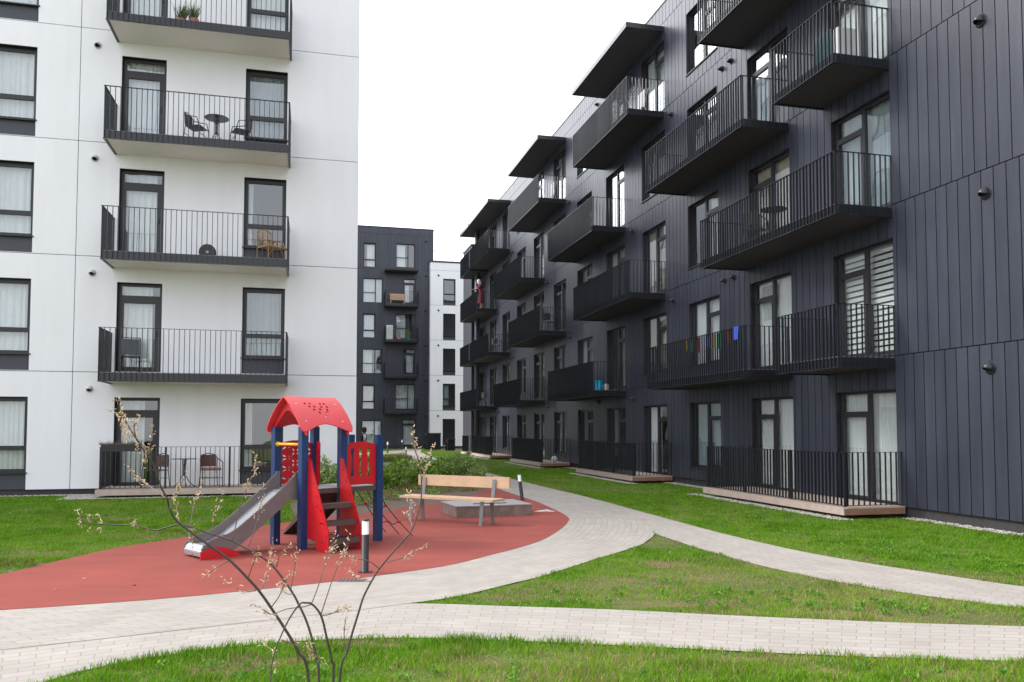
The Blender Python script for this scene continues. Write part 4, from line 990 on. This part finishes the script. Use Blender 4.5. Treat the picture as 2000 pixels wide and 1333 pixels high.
def bistro_table():
    r = empty('bistro_table', (0, 0, 0), 0, label='x', cat='table')
    w = MB(); w.lathe((0, 0, 0), [(.30, .70), (.305, .708), (.30, .716)], 'metal', 28); w.build('table_top', r)
    w = MB()
    for i in range(4):
        a = i*PI/2+.4; c, s = math.cos(a), math.sin(a)
        w.tube([(.05*c, .05*s, .69), (.035*c, .035*s, .5), (.035*c, .035*s, .30), (.12*c, .12*s, .14), (.26*c, .26*s, .0)], .011, 'metal', 6)
    w.lathe((0, 0, 0), [(.05, .30), (.05, .31)], 'metal', 12); w.lathe((0, 0, 0), [(.045, .56), (.045, .57)], 'metal', 12); w.build('leg_frame', r); return r
ch = bistro_chair(); tb = bistro_table(); chd = bistro_chair('black', 'black')
gc = 'bistro chairs on terraces and balconies'; gt = 'round bistro tables on terraces and balconies'
zt = .222
place(ch, Lw(4.05, .75, zt), ANG_L-.5, 'wicker bistro chair left of the table on the white block ground terrace', gc)
c2 = place(copy_tree(ch), Lw(5.35, .75, zt), ANG_L+.35, 'wicker bistro chair with pink cushion right of the table on the ground terrace', gc)
w = MB(); w.box(-.21, .21, -.2, .19, .437, .475, 'cushion'); w.build('cushion', c2)
place(tb, Lw(4.72, .8, zt), ANG_L, 'round metal bistro table on the white block ground terrace', gt)
zf = lambda k: 2.85+3*(k-1)+.223
place(copy_tree(tb), Lw(5.35, .75, zf(3)), ANG_L, 'round bistro table on the white block balcony, second from the top of the photo', gt)
place(chd, Lw(4.85, .7, zf(3)), ANG_L+1.2, 'bistro chair left of the round table on the upper white block balcony', gc)
place(copy_tree(chd), Lw(5.95, .7, zf(3)), ANG_L-1.2, 'bistro chair right of the round table on the upper white block balcony', gc)
# rattan armchair and black fan unit on the third-floor balcony
r = empty('rattan_chair', Lw(6.75, .65, zf(2)), ANG_L+.7, label='honey coloured rattan armchair at the right end of a white block balcony', cat='chair')
w = MB()
for s in (-1, 1):
    w.tube([(s*.26, -.24, 0), (s*.27, -.22, .42), (s*.27, -.1, .60), (s*.25, .22, .62)], .016, 'rattan', 6); w.tube([(s*.25, .26, 0), (s*.25, .24, .45), (s*.22, .28, .86)], .016, 'rattan', 6)
    w.tube([(s*.26, -.24, .12), (s*.1, -.24, .36), (s*.26, -.24, .38)], .009, 'rattan', 5)
w.tube([(-.22, .28, .86), (0, .30, .92), (.22, .28, .86)], .016, 'rattan', 6); w.build('frame', r)
w = MB(); w.box(-.25, .25, -.23, .22, .38, .42, 'rattan'); w.build('seat', r)
w = MB()
for i in range(9): w.tube([(-.2+.05*i, .235, .42), (-.2+.05*i, .285, .90)], .006, 'rattan', 5)
for z in (.52, .62, .72, .82): w.tube([(-.22, .25+(z-.42)*.08, z), (.22, .25+(z-.42)*.08, z)], .006, 'rattan', 5)
w.build('backrest', r)
r = empty('fan', Lw(5.15, .5, zf(2)), ANG_L, label='round black fan standing on a white block balcony', cat='fan')
w = MB(); w.lathe((0, -.07, .22), [(.20, 0), (.215, .03), (.215, .11), (.20, .14)], 'black', 28, 'y'); w.build('housing', r)
w = MB(); w.lathe((0, -.085, .22), [(.035, 0), (.035, .012)], 'ventw', 14, 'y'); w.build('hub', r)
w = MB(); w.box(-.13, .13, -.08, .08, 0, .02, 'black'); w.box(-.02, .02, -.02, .02, .02, .05, 'black'); w.build('foot', r)
r = empty('folding_chair', Lw(3.35, .6, zf(1)), ANG_L+.2, label='dark mesh folding chair in front of the lower white block balcony door', cat='chair')
w = MB()
for s in (-1, 1): w.tube([(s*.24, -.25, 0), (s*.24, .2, .62), (s*.24, .3, .95)], .013, 'metal', 6); w.tube([(s*.22, .28, 0), (s*.22, -.22, .44)], .013, 'metal', 6)
w.tube([(-.24, .3, .95), (.24, .3, .95)], .013, 'metal', 6); w.build('frame', r)
w = MB(); w.box(-.22, .22, -.22, .2, .43, .45, 'darkpanel'); w.build('seat', r)
w = MB(); w.poly([(-.22, .14, .50), (.22, .14, .50), (.22, .295, .92), (-.22, .295, .92)], 'darkpanel'); w.poly([(-.22, .15, .50), (-.22, .305, .92), (.22, .305, .92), (.22, .15, .50)], 'darkpanel'); w.build('backrest', r)
# dry planter hanging on the terrace railing
r = empty('planter_box', Lw(2.90, 1.14, 1.14), ANG_L, label='black rail planter full of dead brown plants at the terrace corner', cat='planter')
w = MB(); w.box(0, .86, -.22, -.02, .0, .16, 'black'); w.build('box', r)
w = MB()
for i in range(420):
    x = rng.uniform(-.04, .9); y = rng.uniform(-.23, .0); h_ = rng.uniform(.03, .10) if rng.random() < .85 else rng.uniform(.1, .2); dx = rng.normal(0, .04)
    w.poly([(x, y, .15), (x+.006, y, .15), (x+dx, y+rng.normal(0, .03), .16+h_)], 'drygrass')
for i in range(60): x = rng.uniform(0, .85); w.ell((x, rng.uniform(-.2, -.03), .17), .03, .03, .025, 'drygrass', 6, 4)
w.build('dead_plants', r)
# grasses in a pot on the top balcony
r = empty('potted_grass', Lw(4.45, .9, zf(4)), 0, label='potted green grass plants on the topmost visible white block balcony', cat='plant')
w = MB(); w.lathe((0, 0, 0), [(.10, 0), (.13, .16)], 'terracotta', 16); w.lathe((.33, 0, 0), [(.10, 0), (.13, .16)], 'terracotta', 16); w.build('pot', r)
V = []; 
for i in range(240):
    bx = (0 if i % 2 else .33)+rng.normal(0, .05); a = rng.uniform(0, 6.3); l = rng.uniform(.25, .5); V += [(bx, rng.normal(0, .04), .15), (bx+.01, 0, .15), (bx+.18*math.cos(a), .15*math.sin(a), .15+l)]
n = len(V)//3; c = np.array([(.16, .24, .06), (.22, .28, .09)])[rng.integers(0, 2, n)]; T = np.repeat(np.concatenate([c, np.ones((n, 1))], 1), 3, 0)
o_ = fast_mesh('blades', np.array(V), np.arange(n*3).reshape(-1, 3), 'leaf', T); o_.parent = r
# right block balcony contents
zr = lambda k: 2.865+FH*(k-1)+.213
r = empty('bucket', Rw(13.98, 1.0, zr(1)), ANG_R, label='bright cyan bucket at the corner of a first-floor balcony on the charcoal block', cat='bucket')
w = MB(); w.lathe((0, 0, 0), [(.12, 0), (.16, .34), (.165, .35)], 'cyan', 20); w.build('body', r); w = MB(); w.tube([(0, -.16, .34), (0, 0, .48), (0, .16, .34)], .006, 'black', 6); w.build('handle', r)
r = empty('watering_can', Rw(14.0, .72, zr(1)), ANG_R+1, label='white watering can beside the cyan bucket', cat='watering can')
w = MB(); w.lathe((0, 0, 0), [(.09, 0), (.10, .18), (.06, .22)], 'ventw', 16); w.build('body', r); w = MB(); w.tube([(.08, 0, .08), (.2, 0, .25), (.28, 0, .36)], [.02, .014, .02], 'ventw', 8); w.build('spout', r)
cl = ['ycloth', 'gcloth', 'crimson', 'bluecloth', 'ycloth', 'gcloth', 'crimson']; zt_ = 2.865+1.225
nm = ['yellow', 'green', 'crimson', 'blue', 'mustard', 'dark green', 'red']
ss = [6.55, 6.25, 5.85, 5.35, 5.05, 4.75, 4.35]
for i, s in enumerate(ss):
    w = MB(); h_ = .30+.05*(i % 3); y0 = -.0
    for k in range(5):
        a = s-.09+.036*k; w.poly([(a, 1.215+.01*math.sin(k*2), zt_-.02-h_), (a+.036, 1.215+.01*math.sin(k*2+2), zt_-.02-h_), (a+.036, 1.22, zt_-.03), (a, 1.22, zt_-.03)], cl[i], True)
    q = w.build('pennant'); q.location = R0; q.rotation_euler = (0, 0, ANG_R)
    pos_ = 'farthest' if i == 0 else 'nearest' if i == len(ss)-1 else None
    tag(q, {0: 'yellow cloth flag at the far end of the balcony string', 1: 'green cloth flag next to the farthest yellow one on the balcony', 2: 'crimson cloth flag in the far half of the balcony string', 3: 'dark blue cloth flag in the middle of the balcony string', 4: 'mustard cloth flag just nearer than the dark blue one', 5: 'dark green cloth flag between the mustard and the nearest red one', 6: 'red cloth flag nearest to the bright blue towel'}[i], 'flag', 'colourful cloth flags strung along a balcony rail')
w = MB()
for k in range(5):
    a = 3.66+.045*k; f_ = lambda t: .012*math.sin(t*40)
    w.poly([(a, 1.325+f_(a), zt_-.30), (a+.045, 1.325+f_(a+.045), zt_-.30), (a+.045, 1.312, zt_+.012), (a, 1.312, zt_+.012)], 'bluecloth', True); w.poly([(a, 1.312, zt_+.012), (a+.045, 1.312, zt_+.012), (a+.045, 1.24, zt_+.012), (a, 1.24, zt_+.012)], 'bluecloth')
q = w.build('towel'); q.location = R0; q.rotation_euler = (0, 0, ANG_R); tag(q, 'bright blue towel hung over a first-floor balcony rail on the charcoal block', 'towel')
for (s, off, k, lab) in [(21.4, .6, 2, 'dark bistro chair on a second-floor balcony of the charcoal block'), (31.9, .6, 2, 'bistro chair on the far second-floor balcony of the charcoal block'), (3.9, .7, 2, 'bistro chair behind the rails of the nearest long balcony'), (35.2, .5, 1, 'bistro chair on the farthest first-floor balcony')]:
    place(copy_tree(chd), Rw(s, off, zr(k)), ANG_R+.6, lab, gc)
place(copy_tree(tb), Rw(3.1, .7, zr(2)), 0, 'round bistro table behind the rails of the nearest long balcony', gt)
def rack(s, off, k, lab):
    r = empty('drying_rack', Rw(s, off, zr(k)), ANG_R, label=lab, cat='drying rack')
    w = MB()
    for y in (-.25, .25):
        w.tube([(-.4, y, 0), (.4, y, .85)], .009, 'ventw', 6); w.tube([(.4, y, 0), (-.4, y, .85)], .009, 'ventw', 6)
    w.build('frame', r); w = MB()
    for i in range(6): w.tube([(-.42, -.25+.1*i, .86), (.42, -.25+.1*i, .86)], .005, 'ventw', 5)
    w.build('lines', r)
    w = MB()
    for i in range(4): w.box(-.3+.15*i, -.2+.15*i, -.16, -.152, .3+.05*(i % 2), .87, 'scarf')
    w.build('laundry', r)
rack(11.2, .65, 4, 'white drying rack on the top balcony below the nearest visible canopy'); rack(21.5, .6, 4, 'drying rack on the top balcony below the second canopy')
r = empty('storage_box', Rw(.75, .7, zr(3)), ANG_R, label='teal storage cabinet on the highest balcony at the near corner of the charcoal block', cat='cabinet')
M['teal'] = mat('teal_panel', (.010, .045, .06), .3)
w = MB(); w.box(-.22, .32, -.25, .25, .03, .74, 'teal'); w.build('body', r); w = MB(); w.box(-.40, -.221, -.22, .22, .0, .70, 'ventw'); w.build('lid', r)
r = empty('football', Rw(20.9, .55, .222), 0, label='white ball on the second ground terrace deck', cat='ball'); 
w = MB(); w.ell((0, 0, .14), .14, .14, .14, 'scarf', 16, 10); w.build('ball', r)
r['label'] = 'white round ball lying on a ground terrace of the charcoal block'; 
# far block balcony things
def Bw(u, off, z): p = B0+DL*u-DR*off; return (p.x, p.y, z)
zb_ = lambda k: Z(k)-.10
r = empty('garden_bench', Bw(2.55, .85, zb_(4)), ANG_L, label='pale wooden bench on the highest balcony of the distant charcoal block', cat='bench')
w = MB(); w.box(0, 1.25, 0, .45, .36, .42, 'wood'); w.build('seat', r); w = MB()
for i in range(4): w.box(.0, 1.25, .42, .45, .45+.13*i, .56+.13*i, 'wood')
w.build('backrest', r); w = MB()
for x in (.03, 1.18):
    for y in (.02, .4): w.box(x, x+.05, y, y+.05, 0, .36, 'wood')
w.build('leg', r)
r = empty('white_board', Bw(2.22, 1.15, zb_(3)), ANG_L, label='white slatted screen on a middle balcony of the distant charcoal block', cat='screen')
w = MB()
for i in range(5): w.box(i*.11, i*.11+.10, 0, .02, .0, 1.18, 'paper')
w.box(0, .55, .021, .04, .2, .28, 'paper'); w.box(0, .55, .021, .04, .9, .98, 'paper'); w.build('boards', r)
for (u, lab) in ((3.3, 'pink potted flower on the middle balcony of the distant charcoal block'), (4.1, 'green potted plant on the middle balcony of the distant charcoal block')):
    r = empty('potted_plant', Bw(u, .9, zb_(3)), 0, label=lab, cat='plant'); w = MB(); w.lathe((0, 0, 0), [(.12, 0), (.17, .3)], 'cushion' if 'pink' in lab else 'gcloth', 14); w.build('pot', r)
    V_, F_, T_ = leaf_cloud(0, 0, .5, .4, .6, 160, .08, GR if 'green' in lab else [(.5, .5, .4), (.2, .25, .1)], .25); o_ = fast_mesh('foliage', V_, F_, 'leaf', T_, 4); o_.parent = r
# ================================================================== PEOPLE
def skin_body(name, joints, edges, m, parent, sub=2):
    me = bpy.data.meshes.new(name); me.from_pydata([j[0] for j in joints], edges, []); ob = bpy.data.objects.new(name, me); C.objects.link(ob)
    md = ob.modifiers.new('skin', 'SKIN'); sv = me.skin_vertices[0].data if me.skin_vertices else None
    if sv is None:
        bm = bmesh.new(); bm.from_mesh(me); bm.verts.layers.skin.verify(); bm.to_mesh(me); bm.free(); sv = me.skin_vertices[0].data
    for i, j in enumerate(joints):
        r = j[1] if isinstance(j[1], tuple) else (j[1], j[1]); sv[i].radius = r
    sv[0].use_root = True
    s = ob.modifiers.new('sub', 'SUBSURF'); s.levels = sub; s.render_levels = sub
    dg = bpy.context.evaluated_depsgraph_get(); me2 = bpy.data.meshes.new_from_object(ob.evaluated_get(dg)); bpy.data.objects.remove(ob)
    me2.materials.clear(); me2.materials.append(M[m]); me2.polygons.foreach_set('use_smooth', [True]*len(me2.polygons))
    o2 = bpy.data.objects.new(name, me2); C.objects.link(o2)
    if parent: o2.parent = parent
    return o2
def person(loc, rz, label, lean=0.0, arms='rail', top='burgundy', legs='skin', dress=True, hair='scarf'):
    r = empty('person', loc, rz, label=label, cat='person')
    L = lean
    J = [((0, 0, .95), (.13, .10)), ((0, L*.25, 1.12), (.12, .09)), ((0, L*.55, 1.30), (.14, .10)), ((0, L*.75, 1.42), (.09, .07)), ((0, L*.85, 1.50), .05), ((0, L*1.0, 1.58), (.07, .08)), ((0, L*1.05, 1.67), (.075, .09))]
    E = [(0, 1), (1, 2), (2, 3), (3, 4), (4, 5), (5, 6)]
    for s in (-1, 1):
        b = len(J)
        J += [((s*.09, 0, .88), .085), ((s*.10, .01, .50), .055), ((s*.10, -.01, .10), .036), ((s*.11, .10, .035), .032)]; E += [(0, b), (b, b+1), (b+1, b+2), (b+2, b+3)]
        b = len(J)
        if arms == 'rail': J += [((s*.17, L*.7, 1.38), .048), ((s*.24, L*.7+.16, 1.18), .038), ((s*.12, L*.7+.36, 1.16), .028)]
        else: J += [((s*.18, L*.7, 1.37), .05), ((s*.23, L*.5+.02, 1.12), .04), ((s*.14, .22, .98), .03)]
        E += [(2, b), (b, b+1), (b+1, b+2)]
        hx = J[b+2][0]
        for q in range(5):
            f0 = len(J); off = (q-2)*.016
            if q == 0: J += [((hx[0]-s*.03, hx[1]+.035, hx[2]), .008), ((hx[0]-s*.045, hx[1]+.065, hx[2]-.01), .007)]
            else: J += [((hx[0]+off, hx[1]+.06, hx[2]-.002), .008), ((hx[0]+off, hx[1]+.09+.008*(2-abs(q-2.5)), hx[2]-.02), .007)]
            E += [(b+2, f0), (f0, f0+1)]
    skin_body('body', J, E, 'skin', r)
    w = MB(); w.lathe((0, L*1.02, 0), [(.06, 1.50), (.095, 1.56), (.112, 1.64), (.105, 1.72), (.06, 1.775), (.01, 1.785)], hair, 18)
    if hair == 'scarf': w.ell((0, L*1.0-.06, 1.55), .13, .10, .09, hair, 12, 8)
    w.build('headscarf' if hair == 'scarf' else 'hair', r)
    if hair != 'scarf': pass
    w = MB(); f = MB()
    def ring(cx, cy, z, rx, ry): return [(cx+rx*math.cos(2*PI*j/20)*(1+.05*math.sin(j*2.7)), cy+ry*math.sin(2*PI*j/20), z) for j in range(20)]
    prof_ = [(.30 if dress else .86, .25, .20, 0), (.60 if dress else .9, .22, .18, 0), (.92, .175, .145, 0), (1.08, .145, .12, L*.2), (1.28, .185, .13, L*.5), (1.40, .175, .11, L*.7), (1.47, .07, .07, L*.8)]
    rr = [ring(0, cy, z, rx, ry) for (z, rx, ry, cy) in prof_]
    for a, b in zip(rr, rr[1:]):
        for j in range(20): w.poly([a[j], a[(j+1) % 20], b[(j+1) % 20], b[j]], top, True)
    for s in (-1, 1):
        a = [(s*.15, L*.65, 1.38), (s*.20, L*.7+.03, 1.34), (s*.245, (L*.7+.15) if arms == 'rail' else L*.5+.02, 1.18 if arms == 'rail' else 1.12)]
        w.tube(a, [.075, .068, .055], top if dress else 'paper', 12)
    w.build('dress' if dress else 'vest', r)
    if not dress:
        w = MB()
        for s in (-1, 1): w.tube([(s*.085, 0, .92), (s*.10, .01, .50), (s*.10, -.01, .08)], [.105, .08, .06], 'vest', 12)
        w.build('trousers', r)
        w = MB()
        for s in (-1, 1): w.ell((s*.11, .06, .035), .05, .13, .04, 'black', 10, 6)
        w.build('shoes', r)
    return r
pr_ = person(Rw(34.78, .93, zr(3)), ANG_R+.1, 'person in burgundy dress and white headscarf leaning on a far upper balcony rail', lean=.16)
p = gp(710, 908)
p2_ = person((p[0], p[1], 0), math.radians(-80), 'person in dark vest and white sleeves standing on the grass beyond the playhouse', lean=.03, arms='front', top='vest', dress=False, hair='hair')
# ================================================================== FOREGROUND WILLOW
def catmull(P, n=6):
    out = []
    for i in range(len(P)-1):
        p0 = P[max(i-1, 0)]; p1 = P[i]; p2 = P[i+1]; p3 = P[min(i+2, len(P)-1)]
        for k in range(n):
            t = k/n; out.append(.5*((2*p1)+(p2-p0)*t+(2*p0-5*p1+4*p2-p3)*t*t+(3*p1-p0-3*p2+p3)*t**3))
    return out+[P[-1]]
WB = Vector((-.58, 2.55, 0))
wl_ = empty('willow_shrub', WB, 0, label='bare dark willow shrub with pale opening buds in the foreground', cat='shrub')
stems = [
 ([(603,1333),(582,1273),(556,1228),(529,1187),(507,1156),(484,1130),(448,1094),(414,1069),(380,1045),(345,1017),(332,996),(326,974),(314,950),(300,908),(286,888),(266,857),(246,825),(233,797),(231,782)], 2.5, 2.25, .0062),
 ([(623,1333),(618,1290),(611,1254),(599,1215),(585,1184),(568,1153),(532,1105),(498,1080),(476,1069),(453,1056),(431,1049),(406,1041),(378,1031),(350,1025),(325,1031),(304,1036),(284,1032),(264,1027),(230,1025.5),(205,1024.5),(174,1022),(156,1012)], 2.55, 2.7, .0055),
 ([(651,1333),(648,1290),(638,1245),(627,1203),(610,1181),(596,1178),(585,1181),(565,1209),(549,1242),(537,1273),(530,1304),(528,1345)], 2.45, 2.35, .0052),
 ([(663,1333),(677,1276),(688,1237),(700,1198),(711,1164),(730,1128),(741,1111),(764,1083),(786,1058),(803,1038),(814,1010),(822,980),(823,948),(820,908),(808,872),(809,850)], 2.5, 2.6, .0050)]
def wpath(px, Y0, Y1):
    n = len(px); return [at(x, y, Y0+(Y1-Y0)*i/(n-1))-WB for i, (x, y) in enumerate(px)]
clusters = []
for (px, Y0, Y1, r0) in stems:
    P = wpath(px, Y0, Y1); b = P[0]
    root = [Vector((random.uniform(-.02, .02), random.uniform(-.02, .02), 0)), Vector((b.x*.45, b.y*.5, b.z*.45))]
    Q = catmull(root+P); n = len(Q); w = MB()
    w.tube(Q, [r0*.82*(1-.66*i/n) for i in range(n)], 'bark', 8); w.build('stem', wl_)
tw = [([(326,974),(305,960),(290,948),(276,940),(258,922)], 2.33), ([(264,1027),(262,1022)], 2.62), ([(332,996),(336,975),(348,958),(356,940)], 2.33), ([(372,1030),(376,1000),(383,975),(392,950)], 2.6), ([(352,1024),(347,1008),(345,992)], 2.6), ([(420,1046),(415,1020),(421,1000),(428,980)], 2.6),
      ([(453,1056),(462,1020),(470,985),(482,955),(492,930)], 2.58), ([(484,1068),(496,1040),(506,1000),(512,972)], 2.58), ([(484,1130),(495,1100),(500,1085)], 2.45), ([(448,1094),(425,1108),(408,1118)], 2.42), ([(507,1156),(520,1130),(524,1108)], 2.45), ([(500,1154),(475,1156),(460,1148)], 2.45),
      ([(540,1108),(546,1085),(553,1078)], 2.55), ([(532,1105),(530,1085),(532,1070)], 2.55), ([(568,1150),(574,1118),(578,1090)], 2.55), ([(574,1160),(560,1160),(548,1148)], 2.55), ([(608,1180),(620,1150),(632,1110),(640,1085),(650,1062)], 2.42), ([(627,1200),(640,1160),(652,1125),(665,1095),(676,1065)], 2.42), ([(627,1203),(645,1200),(668,1190)], 2.42),
      ([(741,1111),(722,1097),(700,1092),(684,1090),(668,1080)], 2.52), ([(756,1098),(780,1092),(800,1085),(818,1074)], 2.52), ([(725,1136),(705,1133),(688,1120)], 2.5), ([(814,1010),(806,992),(800,975)], 2.58), ([(806,1030),(800,1010),(792,1002)], 2.58), ([(820,908),(830,895),(838,884)], 2.6),
      ([(823,948),(826,930),(832,915)], 2.6), ([(610,1181),(590,1186),(560,1190),(530,1200),(512,1190)], 2.44), ([(549,1250),(580,1262),(600,1270),(618,1282)], 2.42), ([(537,1273),(520,1262),(512,1250)], 2.42), ([(677,1276),(672,1240),(676,1205)], 2.5), ([(286,888),(292,870),(296,855)], 2.27), ([(266,857),(262,835),(268,822)], 2.27), ([(529,1187),(545,1165),(560,1130)], 2.46), ([(372,1033),(374,1060)], 2.6), ([(246,825),(238,812),(228,806)], 2.25)]
for (px, Y) in tw:
    P = wpath(px, Y, Y+random.uniform(-.12, .12)); w = MB(); Q = catmull(P, 4) if len(P) > 2 else P; n = len(Q)
    w.tube(Q, [.0019*(1-.5*i/n) for i in range(n)], 'twig', 5); w.build('twig', wl_)
    clusters.append((P[-1], (P[-1]-P[-2]).normalized(), .055, 15)); 
    if len(P) > 3: clusters.append((P[-2], (P[-1]-P[-2]).normalized(), .035, 8))
for (x, y, Y) in [(233, 800, 2.27), (240, 818, 2.27), (252, 838, 2.27), (270, 862, 2.28), (283, 884, 2.28), (156, 1012, 2.7), (192, 1018, 2.7), (174, 1021, 2.7), (809, 852, 2.6), (815, 878, 2.6), (500, 905, 2.58), (244, 828, 2.27), (608, 1275, 2.45), (535, 1290, 2.4)]:
    clusters.append((at(x, y, Y)-WB, Vector((-.1, 0, 1)).normalized(), .04, 13))
for (c, d, L_, n) in clusters:
    w = MB()
    for i in range(int(n*1.35)):
        t = rng.uniform(-1.0, .7); p = c+d*(t*L_)+Vector(rng.normal(0, .0045, 3)); a = (d*.75+Vector(rng.normal(0, .55, 3))).normalized(); l = rng.uniform(.005, .014); rr = rng.uniform(.0010, .0022)
        w.tube([p, p+a*l*.4, p+a*l*.75, p+a*l], [rr*.5, rr, rr*.75, rr*.15], 'catkin', 5, cap=False)
    w.build('catkins', wl_)
print('objects', len(bpy.data.objects))
